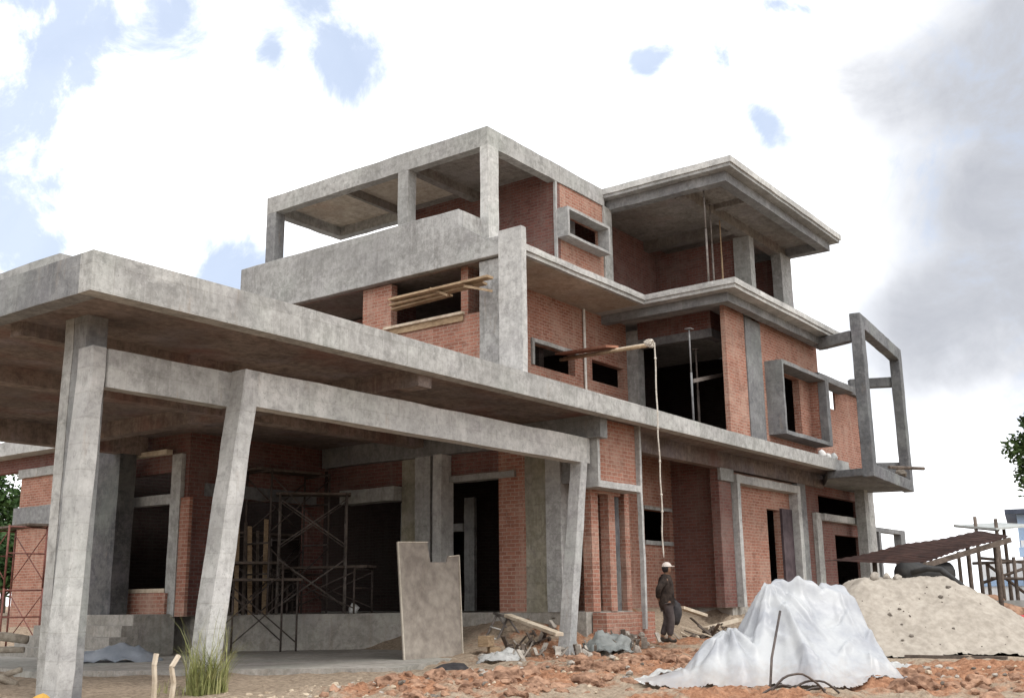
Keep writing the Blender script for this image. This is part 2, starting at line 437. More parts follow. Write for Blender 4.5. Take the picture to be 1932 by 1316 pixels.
for r_ in rads:
    ring = []
    for a in angs:
        x, y = r_ * math.cos(a), r_ * math.sin(a)
        vv = bm.verts.new((x, y, gz(x, y))); vv[lay] = redshare(x, y); ring.append(vv)
    if prev:
        for k in range(len(angs)): bm.faces.new((prev[k], ring[k], ring[(k + 1) % len(angs)], prev[(k + 1) % len(angs)]))
    else: bm.faces.new(ring)
    prev = ring
bmesh.ops.recalc_face_normals(bm, faces=bm.faces[:])
g = done('ground', bm, 'soil', smooth=True); tag(g, kind='structure')

def lump(bm, c, s, seed=0, sub=1, sq=(1, 1, 1)):
    r = bmesh.ops.create_icosphere(bm, subdivisions=sub, radius=1)
    rot = Matrix.Rotation(random.random() * 6.28, 3, 'Z') @ Matrix.Rotation(random.random() * 3, 3, 'X')
    off = Vector((random.random() * 50, random.random() * 50, seed))
    for v in r['verts']:
        n_ = 1 + .55 * noise.noise(v.co * 1.3 + off) + .25 * noise.noise(v.co * 3 + off)
        p = rot @ (v.co * n_)
        v.co = Vector((p.x * sq[0], p.y * sq[1], p.z * sq[2])) * s + Vector(c)
def scatter(name, mat, spots, n, s0, s1, sink=.25, power=2.2, sub=1):
    bm = bmesh.new()
    for i in range(n):
        px, py, rad = random.choice(spots)
        p = Pz(px, py, -1.0)
        a = random.random() * 6.28; rr = rad * math.sqrt(random.random())
        x, y = p.x + rr * math.cos(a), p.y + rr * math.sin(a)
        s = s0 + (s1 - s0) * random.random() ** power
        lump(bm, (x, y, gz(x, y) + s * (.45 - sink)), s, i, sub, (1, 1, .7))
    o = done(name, bm, mat); tag(o, kind='stuff'); return o
scatter('soil_lumps', 'clod', [(1000, 1290, 1.2), (880, 1300, 1.0), (1100, 1260, 1.4), (1180, 1240, 1.5), (1240, 1265, 1.1), (1800, 1290, 1.4)], 150, .06, .19, .55, 1.8, 3)
scatter('grey_rubble', 'stone', [(900, 1285, 1.0), (1010, 1270, 1.2), (1120, 1250, 1.3), (1200, 1275, 1.0), (700, 1300, .9), (1800, 1280, 1.2)], 130, .012, .075, .3, 2.5)
scatter('dark_crumbs', 'stone_dark', [(950, 1290, 1.2), (1060, 1270, 1.3), (1180, 1250, 1.3), (760, 1300, 1.0), (1760, 1285, 1.5)], 260, .008, .05, .3, 2.5)
scatter('soil_clods', 'clod', [(1000, 1290, 1.3), (880, 1300, 1.1), (1100, 1260, 1.5), (1180, 1240, 1.6), (1240, 1262, 1.2), (760, 1310, .9), (1040, 1225, 1.3), (1800, 1285, 1.6), (1320, 1300, .8)], 1200, .006, .075, .5, 3.0)
scatter('pale_clods', 'clod_pale', [(1000, 1290, 1.4), (820, 1300, 1.2), (1100, 1260, 1.5), (660, 1305, .9), (540, 1300, .9), (1750, 1275, 1.4), (1200, 1280, 1.0)], 260, .008, .045)

# ------------------------------------------------------------------ the unfinished house
H = thing('unfinished_house', (17.7, 11.5, -.3), 'three storey unfinished house of bare concrete frames and red brick infill walls', 'house')
FL = -.25
# floor of the ground storey and its plinth
bm = bmesh.new()
poly = [(17.72, 11.32), (19.45, 11.32), (19.45, 13.05), (24.6, 13.05), (24.6, 11.55), (35.6, 11.55), (35.6, 26), (17.72, 26)]
add_hex(bm, [(x, y, -1.3) for x, y in poly], [(x, y, FL) for x, y in poly])
done('plinth', bm, 'floor_concrete', H)
bm = bmesh.new()
poly = [(17.7, 15.6), (17.7, 21.3), (14.2, 21.3), (14.4, 18.75), (15.2, 18.3)]
add_hex(bm, [(x, y, -1.3) for x, y in poly], [(x, y, FL + .004) for x, y in poly])
done('terrace', bm, 'floor_concrete', H)
bm = bmesh.new(); pq = [Pz(60, 1266, -.97), Pz(752, 1259, -.97), Vector((17.7, 13.4, -.97)), Vector((17.7, 21.3, -.97)), Vector((10.5, 21.3, -.97))]
add_hex(bm, [p - Vector((0, 0, .3)) for p in pq], pq)
done('porch_floor', bm, 'floor_concrete', H)
# entrance steps
bm = bmesh.new()
for k in range(4): add_box(bm, 12.95 - .33 * k, 13.0 - .33 * (k - 1) if k else 13.9, 18.6 - .12 * k, 21.4 + .1 * k, -1.3, -.2 - .2 * k)
done('entrance_steps', bm, 'floor_concrete', H, bevel=.02)

# canopy over the porch, one slab with the first floor
bm = bmesh.new()
def fascia_top(a): return 3.80 if a < 9.5 else 3.80 - .15 * min(1, (a - 9.5) / 12.5)
aa = [6.42, 8.45, 9.5, 14, 18, 22.3, 25.6, 30.2]
for a0, a1 in zip(aa, aa[1:]):
    bb = 10.38 if a0 != 8.45 else 10.383
    add_hex(bm, [(a0, bb, 3.34), (a1, bb, 3.34), (a1, 10.62, 3.34), (a0, 10.62, 3.34)],
            [(a0, bb, fascia_top(a0)), (a1, bb, fascia_top(a1)), (a1, 10.62, fascia_top(a1)), (a0, 10.62, fascia_top(a0))])
bmesh.ops.remove_doubles(bm, verts=bm.verts, dist=.0005)
bm.normal_update()
done('canopy_fascia', bm, 'concrete', H)
box('canopy_fascia', 'concrete_grey', H, 6.42, 6.66, 10.62, 21, 3.34, 3.8)  # left-facing side: its shade is put into the darker grey
box('upstand', 'concrete', H, (6.75, 7.0, 11.61, 20, 3.60, 4.1), (7.0, 16.5, 11.61, 11.85, 3.6, 4.08))
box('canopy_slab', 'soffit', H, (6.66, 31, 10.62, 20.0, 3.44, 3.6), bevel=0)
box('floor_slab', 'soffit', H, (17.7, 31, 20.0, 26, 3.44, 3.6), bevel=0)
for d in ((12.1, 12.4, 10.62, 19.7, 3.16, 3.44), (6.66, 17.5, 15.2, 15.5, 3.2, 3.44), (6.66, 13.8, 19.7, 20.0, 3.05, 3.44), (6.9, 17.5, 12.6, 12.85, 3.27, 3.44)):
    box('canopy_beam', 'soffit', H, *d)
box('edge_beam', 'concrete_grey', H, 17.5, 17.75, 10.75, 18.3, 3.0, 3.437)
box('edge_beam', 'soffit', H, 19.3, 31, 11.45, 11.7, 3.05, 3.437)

# portal frame with leaning posts in front of the porch
PB = 11.05
box('portal_beam', 'concrete_light', H, 9.17, 17.58, PB, PB + .26, 2.52, 3.0, bevel=.015)
box('portal_beam', 'concrete', H, 7.32, 9.17, PB + .28, PB + .5, 2.52, 2.98, bevel=.015)
def post(a_top, a_bot, w_, d0, d1, z0=-1.4, z1=3.004):
    bm = bmesh.new()
    add_hex(bm, [(a_bot, d0, z0), (a_bot + w_, d0, z0), (a_bot + w_, d1, z0), (a_bot, d1, z0)],
            [(a_top, d0, z1), (a_top + w_, d0, z1), (a_top + w_, d1, z1), (a_top, d1, z1)])
    done('leaning_post', bm, 'concrete_light', H, bevel=.015)
post(9.165, 8.64, .255, PB - .003, PB + .31)
post(17.36, 16.63, .22, PB - .003, PB + .26)
post(7.12, 6.98, .2, 11.36, 11.66, -1.4, 3.0)
# main porch column
p0 = Pz(137, 613, 3.44); 
box('column', 'concrete', H, 7.21, 7.62, 11.95, 12.14, -1.4, 3.442, bevel=.02)
box('column', 'concrete_grey', H, 7.215, 7.5, 11.67, 11.945, -1.4, 3.442, bevel=.02)

# --- ground storey, side facing the porch (plane x = 17.7)
XA = 17.7
def yb(px, a=XA): return Pa(px, 1000, a).y
box('column', 'concrete_light', H, XA - .05, XA + .25, 11.8, 12.15, FL, 3.0)
box('pier', 'concrete_olive', H, XA, XA + .25, 12.152, 12.68, FL, 3.0)
box('lintel', 'concrete_grey', H, XA + .01, XA + .23, 11.32, 11.798, 2.2, 3.0)
wall('brick_pier', 'brick', H, 'y', XA + .01, XA + .2, 12.682, 13.35, FL, 3.0)
wall('brick_wall', 'brick_shaded', H, 'y', XA + .01, XA + .2, 13.352, 14.6, 2.55, 3.0)
box('lintel', 'concrete', H, XA - .06, XA + .2, 12.9, 14.6, 2.42, 2.548)
box('column', 'concrete_light', H, XA - .3, XA + .1, 14.62, 14.86, FL, 3.0)
box('column', 'concrete', H, XA - .22, XA + .02, 15.0, 15.42, FL, 3.0)
box('pilaster', 'concrete_olive', H, XA - .05, XA + .22, 15.47, 15.95, FL, 3.0)
wall('brick_wall', 'brick_shaded', H, 'y', XA + .01, XA + .2, 15.952, 18.3, 2.45, 3.0)
box('lintel', 'concrete', H, XA - .3, XA + .1, 15.96, 17.6, 2.12, 2.42)
# the room seen through that opening
wall('brick_wall', 'brick_deep_shade', H, 'y', 20.6, 20.8, 13, 22, FL, 3.44, [(16.6, 18.1, FL + .5, 1.6)])
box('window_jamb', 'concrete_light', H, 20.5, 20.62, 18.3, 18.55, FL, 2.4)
box('window_jamb', 'concrete_light', H, 20.5, 20.62, 16.2, 16.5, FL, 2.4)
box('window_head', 'concrete_light', H, 20.45, 20.62, 16.5, 18.3, 1.62, 1.8)
# porch back wall (plane y = 18.4) with wide opening, door wall (plane x = 13.9)
YB = 18.4
wall('brick_wall', 'brick_shaded', H, 'x', YB, YB + .2, 14.103, 17.7, FL, 3.44, [(14.75, 17.2, FL, 2.15)])
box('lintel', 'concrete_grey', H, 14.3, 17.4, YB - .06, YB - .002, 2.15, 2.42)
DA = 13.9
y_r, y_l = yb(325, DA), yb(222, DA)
wall('return_wall', 'brick_deep_shade', H, 'x', 21.32, 21.52, 14.103, 17.7, FL, 3.44)
wall('brick_wall', 'brick_shaded', H, 'y', DA, DA + .2, YB, 21.52, FL, 3.44, [(y_r, y_l, .28, 2.66)])
def zat(px, py, a): return Pa(px, py, a).z
box('door_frame', 'concrete', H, (DA - .1, DA + .1, y_r - .32, y_r, FL, 3.0), (DA - .1, DA + .1, y_l, y_l + .12, FL, 3.0),
    (DA - .08, DA + .12, y_r, y_l, 2.0, 2.2))
box('door_sill', 'wood_pale', H, DA - .12, DA + .15, y_r + .005, y_l - .005, .22, .30)
wall('brick_sill', 'brick', H, 'y', DA - .16, DA - .005, y_r - .1, y_l + .15, -.24, .21)
wall('brick_pier', 'brick', H, 'y', DA - .08, DA - .005, y_r - .62, y_r - .322, FL, 2.1)
box('lintel_board', 'wood_pale', H, (DA - .25, DA - .1, y_r, y_l + .12, 3.0, 3.1), (DA - .1, DA + 2.2, y_l - .1, y_l + .12, 3.102, 3.2))
yc0, yc1 = yb(217, 13.2), yb(166, 13.2)
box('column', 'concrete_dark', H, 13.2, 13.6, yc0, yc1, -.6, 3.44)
wall('inner_wall_or_added_screen', 'brick_deep_shade', H, 'y', 17.3, 17.5, YB + .21, 21.31, FL, 3.44)  # added dark screen that makes the doorway read black
wall('inner_wall_or_added_screen', 'brick_deep_shade', H, 'x', 13.0, 13.2, 17.96, 19.3, FL, 3.44)  # dark screen added so the opening under the brick box looks unlit
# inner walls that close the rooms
wall('back_wall', 'brick_deep_shade', H, 'x', 25.8, 26, 17.7, 35.6, FL, 3.44)
wall('side_wall', 'brick_deep_shade', H, 'y', 35.4, 35.6, 11.7, 25.8, FL, 3.34)
wall('inner_wall_or_added_screen', 'brick_deep_shade', H, 'y', 23.0, 23.2, 13.1, 25.8, FL, 3.44)
box('roof_slab', 'concrete_grey', H, 31, 35.6, 11.3, 26, 3.34, 3.55)

# --- ground storey, long facade
YF = 11.3
wall('brick_wall', 'brick', H, 'x', YF, YF + .2, 17.96, 19.1, FL, 2.1, [(18.22, 18.62, FL, 2.02), (18.85, 19.1, FL, 2.0)])
box('jamb', 'concrete_dark', H, 18.85, 19.1, YF + .05, YF + .2, FL, 2.0)
# brick step below the opening
wall('brick_step', 'brick', H, 'x', 10.98, YF - .01, 17.9, 19.75, -.9, FL - .02)
# projecting brick box over it
bm = bmesh.new()
add_box(bm, 17.62, 17.70, 10.9, 11.34, 2.07, 3.43); add_box(bm, 17.70, 19.24, 10.9, 11.34, 2.07, 2.2); add_box(bm, 19.24, 19.32, 10.9, 11.34, 2.07, 3.43); add_box(bm, 19.24, 19.32, 10.9, 10.99, -.6, 2.07)
done('surround', bm, 'concrete_light', H, bevel=.01)
wall('brick_panel', 'brick', H, 'x', 11.0, 11.2, 17.702, 19.238, 2.202, 3.43)
wall('brick_wall', 'brick', H, 'y', 19.32, 19.5, 11.35, 13.0, FL, 3.44)
wall('brick_wall', 'brick', H, 'x', 13.0, 13.2, 19.5, 24.5, FL, 3.44, [(23.05, 24.3, 1.34, 2.08)])
box('window_frame', 'concrete', H, 22.98, 24.36, 12.93, 12.998, 1.24, 1.338)
box('window_head', 'concrete', H, 22.98, 24.36, 12.93, 12.998, 2.082, 2.16)
wall('brick_wall', 'brick_shaded', H, 'y', 24.5, 24.7, 11.72, 13.0, FL, 3.44)
wall('brick_pier', 'brick_shaded', H, 'x', 11.5, 11.72, 24.1, 24.78, FL, 3.05)
box('pier_cap', 'concrete', H, 24.08, 24.8, 11.42, 11.5, 2.75, 3.05)
wall('brick_wall', 'brick', H, 'x', 11.62, 11.8, 24.78, 29.0, FL, 3.05, [(27.15, 28.0, FL, 2.25)])
box('door_panel', 'door_board', H, 28.0, 28.7, 11.55, 11.615, FL, 2.3)
bm = bmesh.new()
add_box(bm, 24.85, 25.02, 11.36, 11.61, FL, 2.95); add_box(bm, 28.72, 28.95, 11.36, 11.61, FL, 2.95); add_box(bm, 25.02, 28.72, 11.36, 11.61, 2.74, 2.95)
done('surround', bm, 'concrete_light', H, bevel=.01)
box('pilaster', 'concrete_grey', H, 29.0, 29.55, 11.45, 11.7, FL, 3.34)
wall('brick_wall', 'brick_shaded', H, 'x', 11.52, 11.7, 29.55, 34.3, FL, 3.34, [(30.65, 34.1, 2.3, 2.85), (31.8, 34.1, FL, 1.75)])
box('sill', 'concrete', H, 30.5, 34.28, 11.3, 11.5, 2.1, 2.29)
box('pilaster', 'concrete', H, 30.1, 30.5, 11.4, 11.515, FL, 2.3)
box('column', 'concrete', H, 34.3, 35.4, 11.45, 11.7, FL, 3.34)
box('column', 'concrete', H, 33.0, 33.35, 10.95, 11.25, -.6, 3.34)
bm = bmesh.new()
add_box(bm, 34.6, 38.6, 11.5, 11.75, 2.0, 2.14); add_box(bm, 38.1, 38.6, 11.5, 11.75, -1, 2.0); add_box(bm, 35.8, 36.0, 11.5, 11.75, -1, 2.0)
done('porch_frame', bm, 'concrete_grey', H)

# --- middle storey
Z1 = 3.6
box('fin', 'concrete_light', H, 17.45, 17.62, 12.5, 13.1, Z1, 7.62, bevel=.015)
box('column', 'concrete', H, 17.62, 17.9, 13.2, 13.75, Z1, 7.1)
wall('brick_wall', 'brick', H, 'y', 17.72, 17.92, 13.752, 17.3, Z1, 7.12, [(13.752, 16.4, 6.03, 7.12)])
wall('brick_wall', 'brick_shaded', H, 'x', 17.3, 17.5, 17.93, 19.6, Z1, 7.12)
wall('brick_wall', 'brick_shaded', H, 'y', 19.6, 19.8, 17.5, 22, Z1, 7.12)
wall('inner_wall_or_added_screen', 'brick_deep_shade', H, 'y', 20.9, 21.1, 14.5, 17.3, Z1, 7.2)
YM = 14.3
wall('brick_wall', 'brick', H, 'x', YM, YM + .2, 17.92, 24.75, Z1, 7.2, [(20.38, 22.18, 5.37, 5.92), (22.98, 24.58, 5.40, 5.95)])
box('window_frame', 'concrete', H, (20.28, 22.3, YM - .05, YM + .05, 5.922, 6.02), (20.28, 20.378, YM - .05, YM + .05, 5.37, 5.92))
box('column', 'concrete', H, 24.75, 25.05, 13.95, 14.5, Z1, 7.0)
wall('inner_wall_or_added_screen', 'brick_deep_shade', H, 'x', 13.77, 13.9, 17.93, 19.2, Z1, 7.12)  # added dark panel, hides the lit wall so the window reads as shade
# corner opening of the right block
bm = bmesh.new()
add_box(bm, 24.75, 24.97, 11.78, 13.95, 6.5, 6.72); add_box(bm, 24.97, 25.5, 11.78, 12.0, 6.5, 6.72)
done('lintel', bm, 'concrete_grey', H, bevel=.01)
wall('brick_wall', 'brick_shaded', H, 'y', 24.77, 24.95, 11.8, 13.948, 6.722, 7.2)
YR = 11.1
wall('brick_wall', 'brick_shaded', H, 'x', 11.82, 11.98, 24.952, 25.5, 6.722, 7.2)
wall('brick_pier', 'brick', H, 'x', YR, YR + .12, 24.12, 25.25, Z1, 7.197)
box('column', 'concrete_grey', H, 25.252, 26.2, YR - .03, YR + .3, Z1, 7.0)
wall('brick_wall', 'brick', H, 'x', YR, YR + .2, 26.2, 30.3, Z1, 7.197, [(27.2, 28.75, 4.2, 5.9)])
bm = bmesh.new()
add_box(bm, 26.4, 26.5, 10.62, YR, 4.07, 6.02); add_box(bm, 26.5, 29.75, 10.62, YR, 4.07, 4.17); add_box(bm, 26.5, 31.9, 10.62, YR, 5.92, 6.02); add_box(bm, 29.5, 29.75, 10.62, 10.85, 4.17, 5.92)
done('window_surround', bm, 'concrete_grey', H, bevel=.01)  # darker grey carries the shade of the left-facing side in its colour
wall('brick_cheek', 'brick', H, 'y', 29.52, 29.74, 10.852, YR - .002, 4.172, 5.918)
wall('brick_wall', 'brick', H, 'x', YR + .02, YR + .08, 30.302, 33.6, Z1, 6.05, [(30.75, 31.6, 5.4, 5.97)])
wall('side_wall', 'brick_deep_shade', H, 'y', 30.3, 30.5, 11.3, 25, Z1, 7.2)
wall('back_wall', 'brick_deep_shade', H, 'x', 24.8, 25, 19.6, 30.3, Z1, 7.2)
wall('inner_wall_or_added_screen', 'brick_deep_shade', H, 'y', 26.6, 26.8, 14.5, 24.8, Z1, 7.2)
box('balcony_beam', 'concrete_grey', H, 30.0, 33.7, 10.98, 11.25, 6.06, 6.3)
# level of the top storey
bm = bmesh.new()
add_box(bm, 17.63, 23.2, 12.85, 14.2, 7.2, 7.42); add_box(bm, 17.75, 31.0, 14.2, 22, 7.2, 7.424); add_box(bm, 23.2, 30.25, 10.38, 14.2, 7.2, 7.42)
done('floor_slab', bm, 'concrete_light', H, bevel=.012)
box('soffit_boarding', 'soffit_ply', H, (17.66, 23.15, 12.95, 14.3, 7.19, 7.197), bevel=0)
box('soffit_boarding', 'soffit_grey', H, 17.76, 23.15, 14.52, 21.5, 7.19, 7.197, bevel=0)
box('edge_beam', 'concrete_grey', H, (23.5, 23.75, 10.7, 14.3, 6.98, 7.197), (23.75, 30.2, 10.7, 10.95, 6.98, 7.197))
box('lip', 'concrete_light', H, (17.63, 23.16, 12.8, 12.847, 7.29, 7.43), (23.16, 23.2, 10.34, 12.8, 7.29, 7.43), (23.2, 30.27, 10.34, 10.377, 7.29, 7.43), bevel=.006)

# --- terrace parapet
bm = bmesh.new()
pts = [(21.48, 7.13), (13.1, 7.13), (13.1, 7.55), (14.23, 7.55), (14.23, 8.4), (21.48, 8.4)]
add_hex(bm, [(17.5, y, z) for y, z in pts], [(17.66, y, z) for y, z in pts])
done('parapet', bm, 'concrete', H, bevel=.012)
box('parapet', 'concrete', H, 17.66, 18.3, 14.23, 14.4, 7.42, 8.4)
box('balcony_soffit', 'soffit', H, 17.66, 17.75, 13.1, 21.48, 7.13, 7.195, bevel=0)
# --- top storey, left block
ZT, ZB, Z2 = 10.6, 10.14, 7.42
bm = bmesh.new()
add_box(bm, 18.3, 18.55, 14.03, 21.5, ZB, ZT); add_box(bm, 18.55, 23.4, 14.03, 14.28, ZB, ZT); add_box(bm, 18.55, 21.05, 21.25, 21.5, ZB, ZT); add_box(bm, 20.8, 21.05, 18.9, 21.25, ZB, ZT)
done('roof_beam', bm, 'concrete', H, bevel=.012)
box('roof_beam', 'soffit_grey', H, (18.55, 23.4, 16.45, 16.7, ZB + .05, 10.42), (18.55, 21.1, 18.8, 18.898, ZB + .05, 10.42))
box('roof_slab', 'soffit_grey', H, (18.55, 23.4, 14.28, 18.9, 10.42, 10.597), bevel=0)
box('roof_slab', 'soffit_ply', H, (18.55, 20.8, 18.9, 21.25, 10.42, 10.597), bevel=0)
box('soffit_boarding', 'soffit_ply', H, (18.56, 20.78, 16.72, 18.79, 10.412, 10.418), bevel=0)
box('column', 'concrete_light', H, 18.3, 18.68, 14.0, 14.24, Z2, ZB + .003)
box('column', 'concrete', H, 18.303, 18.6, 16.45, 16.77, Z2, ZB)
box('column', 'concrete_grey', H, 18.303, 18.62, 21.15, 21.5, Z2, ZB)
wall('brick_wall', 'brick_shaded', H, 'y', 21.1, 21.3, 14.06, 18.9, Z2, ZB + .28)
wall('brick_wall', 'brick', H, 'x', 14.06, 14.12, 21.302, 23.32, Z2, ZB, [(21.26, 23.03, 8.74, 9.34)])
box('corner_mortar', 'concrete_light', H, 21.07, 21.14, 14.035, 14.1, Z2, ZB)
box('pilaster', 'concrete', H, 23.32, 23.74, 14.02, 14.3, Z2, ZB)
bm = bmesh.new()
add_box(bm, 21.13, 21.21, 13.72, 14.05, 8.66, 9.42); add_box(bm, 23.05, 23.13, 13.72, 14.05, 8.66, 9.42); add_box(bm, 21.21, 23.05, 13.72, 14.05, 8.66, 8.73); add_box(bm, 21.21, 23.05, 13.72, 14.05, 9.35, 9.42)
done('window_surround', bm, 'concrete_light', H, bevel=.006)
wall('inner_wall_or_added_screen', 'brick_deep_shade', H, 'x', 17.0, 17.2, 21.3, 23.7, Z2, 10.42)
# --- top storey, right block with its big flat roof
bm = bmesh.new(); add_box(bm, 23.37, 31.02, 10.38, 17, 10.36, 10.59); done('roof_slab', bm, 'concrete', H, bevel=.012)
box('roof_lip', 'concrete_light', H, (23.33, 31.06, 10.34, 10.377, 10.45, 10.61), (23.33, 23.367, 10.377, 14.5, 10.45, 10.61), bevel=.006)
box('roof_beam', 'concrete_grey', H, (23.62, 30.8, 10.62, 10.9, 10.1, 10.357), (23.62, 23.9, 10.9, 16, 10.1, 10.357), (30.5, 30.8, 10.9, 16, 10.1, 10.357))
box('roof_beam', 'soffit_grey', H, (23.9, 30.5, 11.9, 12.2, 10.06, 10.357), (27.2, 27.5, 12.2, 15, 10.08, 10.357), (25.6, 25.8, 10.9, 11.9, 10.2, 10.357))
box('soffit_boarding', 'soffit_grey', H, (23.9, 30.5, 10.9, 16, 10.35, 10.356), bevel=0)
box('column', 'concrete', H, 27.8, 28.1, 11.9, 12.4, Z2, 10.08)
box('column', 'concrete', H, 29.95, 30.75, 11.85, 12.15, Z2, 10.1)
wall('back_wall', 'brick_shaded', H, 'x', 15, 15.2, 23.75, 30.7, Z2, 10.36)
wall('side_wall', 'brick_shaded', H, 'y', 23.76, 23.95, 14.3, 15, Z2, 10.36)
wall('side_wall', 'brick_shaded', H, 'y', 30.5, 30.7, 12.15, 15, Z2, 10.1)
wall('brick_wall', 'brick_shaded', H, 'y', 27.9, 28.08, 12.4, 15, Z2, 10.08)

# --- free-standing concrete frame at the right corner
ang = math.radians(6); ca, sa = math.cos(ang), math.sin(ang)
F0 = Vector((28.98, 9.3, 0))
def fpt(t_, dpt, z): return Vector((F0.x + ca * t_ - sa * dpt, F0.y + sa * t_ + ca * dpt, z))
def fbox(bm, t0, t1, d0, d1, z0, z1):
    add_hex(bm, [fpt(t0, d0, z0), fpt(t1, d0, z0), fpt(t1, d1, z0), fpt(t0, d1, z0)], [fpt(t0, d0, z1), fpt(t1, d0, z1), fpt(t1, d1, z1), fpt(t0, d1, z1)])
r_ = ray(1699, 655)   # far end of the frame
tl = (r_.x * F0.y - r_.y * F0.x) / (r_.y * ca - r_.x * sa)
bm = bmesh.new()
fbox(bm, 0, .42, 0, .3, 3.08, 7.6); fbox(bm, tl - .42, tl, 0, .3, 3.08, 7.6)
fbox(bm, .42, tl - .42, 0, .3, 7.2, 7.6); fbox(bm, .42, tl - .42, 0, .3, 3.08, 3.42)
done('corner_frame', bm, 'concrete_weathered', H, bevel=.015)
bm = bmesh.new(); 
beam_between(bm, fpt(.2, .3, 7.0), (29.6, 10.75, 7.0), .25, .3)
done('tie_beam', bm, 'concrete_weathered', H, bevel=.012); bm = bmesh.new()
beam_between(bm, fpt(tl - .2, .3, 6.55), (33.5, 11.3, 6.5), .25, .3)
done('tie_beam', bm, 'concrete_weathered', H, bevel=.012); bm = bmesh.new()
beam_between(bm, fpt(tl - .2, .3, 3.75), (33.6, 11.3, 3.75), .25, .5)
done('tie_beam', bm, 'concrete_weathered', H, bevel=.012)
bm = bmesh.new()
q = [fpt(0, .3, 3.12), fpt(tl, .3, 3.12), Vector((33.6, 12.6, 3.12)), Vector((29.2, 10.65, 3.12))]
add_hex(bm, q, [p + Vector((0, 0, .2)) for p in q])
done('balcony_slab', bm, 'concrete_weathered', H, bevel=.01)

# left wing far behind the porch
LW = 17.2
y0, y1 = 29.2, 36
box('wing_slab', 'concrete_light', H, LW, LW + 6, y0 - 3, y1, 4.42, 4.84)
wall('wing_wall', 'brick', H, 'y', 17.7, 17.9, 26.02, 31.5, -1.2, 4.0)
box('wing_beam', 'concrete_grey', H, 17.55, 17.75, 26.02, 31.55, 2.3, 2.85)
box('wing_beam', 'concrete', H, 17.6, 17.75, 26.02, 31.55, 3.75, 4.0)
wall('wing_wall', 'brick_shaded', H, 'y', 17.8, 18.0, 26.02, 34.5, 4.0, 4.42)

# ------------------------------------------------------------------ things on the site
def solo(name, bm, mat, label, cat, group=None, smooth=False, bevel=0, kind=None):
    o = done(name, bm, mat, None, smooth, bevel)
    return tag(o, label, cat, group, kind)
def copy_tree(o, parent=None):
    c = o.copy(); COL.objects.link(c); c.parent = parent
    for ch in o.children: copy_tree(ch, c)
    return c

# plywood sheet leaning in front of the centre columns
pts = [Pb(763, 1262, 12.65), Pb(873, 1252, 12.65), Pb(865, 1047, 12.95), Pb(846, 1049, 12.95), Pb(843, 1060, 12.95), Pb(812, 1060, 12.95), Pb(806, 1022, 12.95), Pb(750, 1022, 12.95)]
bm = bmesh.new(); add_hex(bm, pts, [p + Vector((.0, .03, .005)) for p in pts])
PLY = solo('plywood_sheet', bm, 'plywood', 'weathered grey plywood sheet with notched top leaning before the porch columns', 'plywood', bevel=.004)

bm = bmesh.new()
for u, v in ((pts[0], pts[7]), (pts[7], pts[6]), (pts[1], pts[2]), (pts[2], pts[3])): beam_between(bm, u - Vector((0, .012, 0)), v - Vector((0, .012, 0)), .02, .022, (0, 1, 0))
bm.verts.ensure_lookup_table(); o = done('edge', bm, 'plywood_edge', PLY)
# formwork left on the window of the middle storey: boards on edge above, tray below
def boards(name, label, rows, mat, group):
    for i, (p, q, w_, h_) in enumerate(rows):
        bm = bmesh.new(); beam_between(bm, p, q, w_, h_)
        solo(name, bm, mat, label[i] if isinstance(label, list) else label, 'plank', group)
pA = 17.3
boards('formwork_plank', ['long pale plank at the top of the boarding across the middle window', 'brown plank under the pale one in the boarding across the middle window',
        'short lower plank at the left of the boarding across the middle window', 'splayed plank at the right end of the window boarding beside the concrete column', 'thin crooked slat crossing the window boarding at its middle'],
    [(Pa(738, 566, pA), Pa(925, 522, pA - .1), .2, .05), (Pa(738, 576, pA + .1), Pa(915, 534, pA + .1), .16, .05), (Pa(742, 584, pA + .2), Pa(850, 556, pA + .2), .16, .04),
     (Pa(880, 540, pA - .05), Pa(924, 548, pA - .3), .14, .05), (Pa(812, 544, pA - .03), Pa(845, 557, pA - .03), .05, .05)], 'wood', 'formwork boards at the middle window')
zz = 6.03; c0 = Pz(868, 592, zz)
bm = bmesh.new(); add_box(bm, c0.x, 17.7, c0.y - .06, 16.55, zz, zz + .06)
solo('sill_formwork', bm, 'wood_pale', 'flat boarded sill formwork projecting below the middle window', 'formwork', bevel=.005)
bm = bmesh.new(); add_box(bm, c0.x + .06, c0.x + .1, c0.y - .02, 16.4, zz - .14, zz - .003)
solo('formwork_plank', bm, 'wood', 'brown edge plank under the projecting sill formwork', 'plank', 'formwork boards at the middle window')

# bamboo outrigger with plank and hanging hose
tip = Pb(1228, 648, 10.15); root = Pb(1058, 674, 14.2)
t_ = thing('bamboo_outrigger', tuple(root), 'sloping bamboo poles with a red brown plank sticking out of the middle storey', 'outrigger')
bm = bmesh.new(); add_tube(bm, [root + Vector((0, 0, -.06)), tip + Vector((0, 0, -.03))], .045, 8, .035); done('bamboo_pole', bm, 'wood', t_, True)
bm = bmesh.new(); add_tube(bm, [root + Vector((.15, 0, .0)), tip + (root - tip) * .04 + Vector((.12, 0, .03))], .04, 8, .03); done('bamboo_pole', bm, 'wood_pale', t_, True)
bm = bmesh.new(); beam_between(bm, root + Vector((0, .0, .08)), tip + (root - tip) * .38 + Vector((0, 0, .07)), .3, .05); done('plank', bm, 'wood_red', t_)
bm = bmesh.new()
for k in range(10):
    a = k / 10 * 6.28; add_tube(bm, [tip + Vector((.06 * math.cos(a), .02, .06 * math.sin(a))), tip + Vector((.07 * math.cos(a + 1.8), -.03, .07 * math.sin(a + 1.8)))], .03, 6)
lump(bm, tip + Vector((0, .05, .02)), .09, 3)
done('rope_knot', bm, 'rope', t_)
bm = bmesh.new(); hp = []
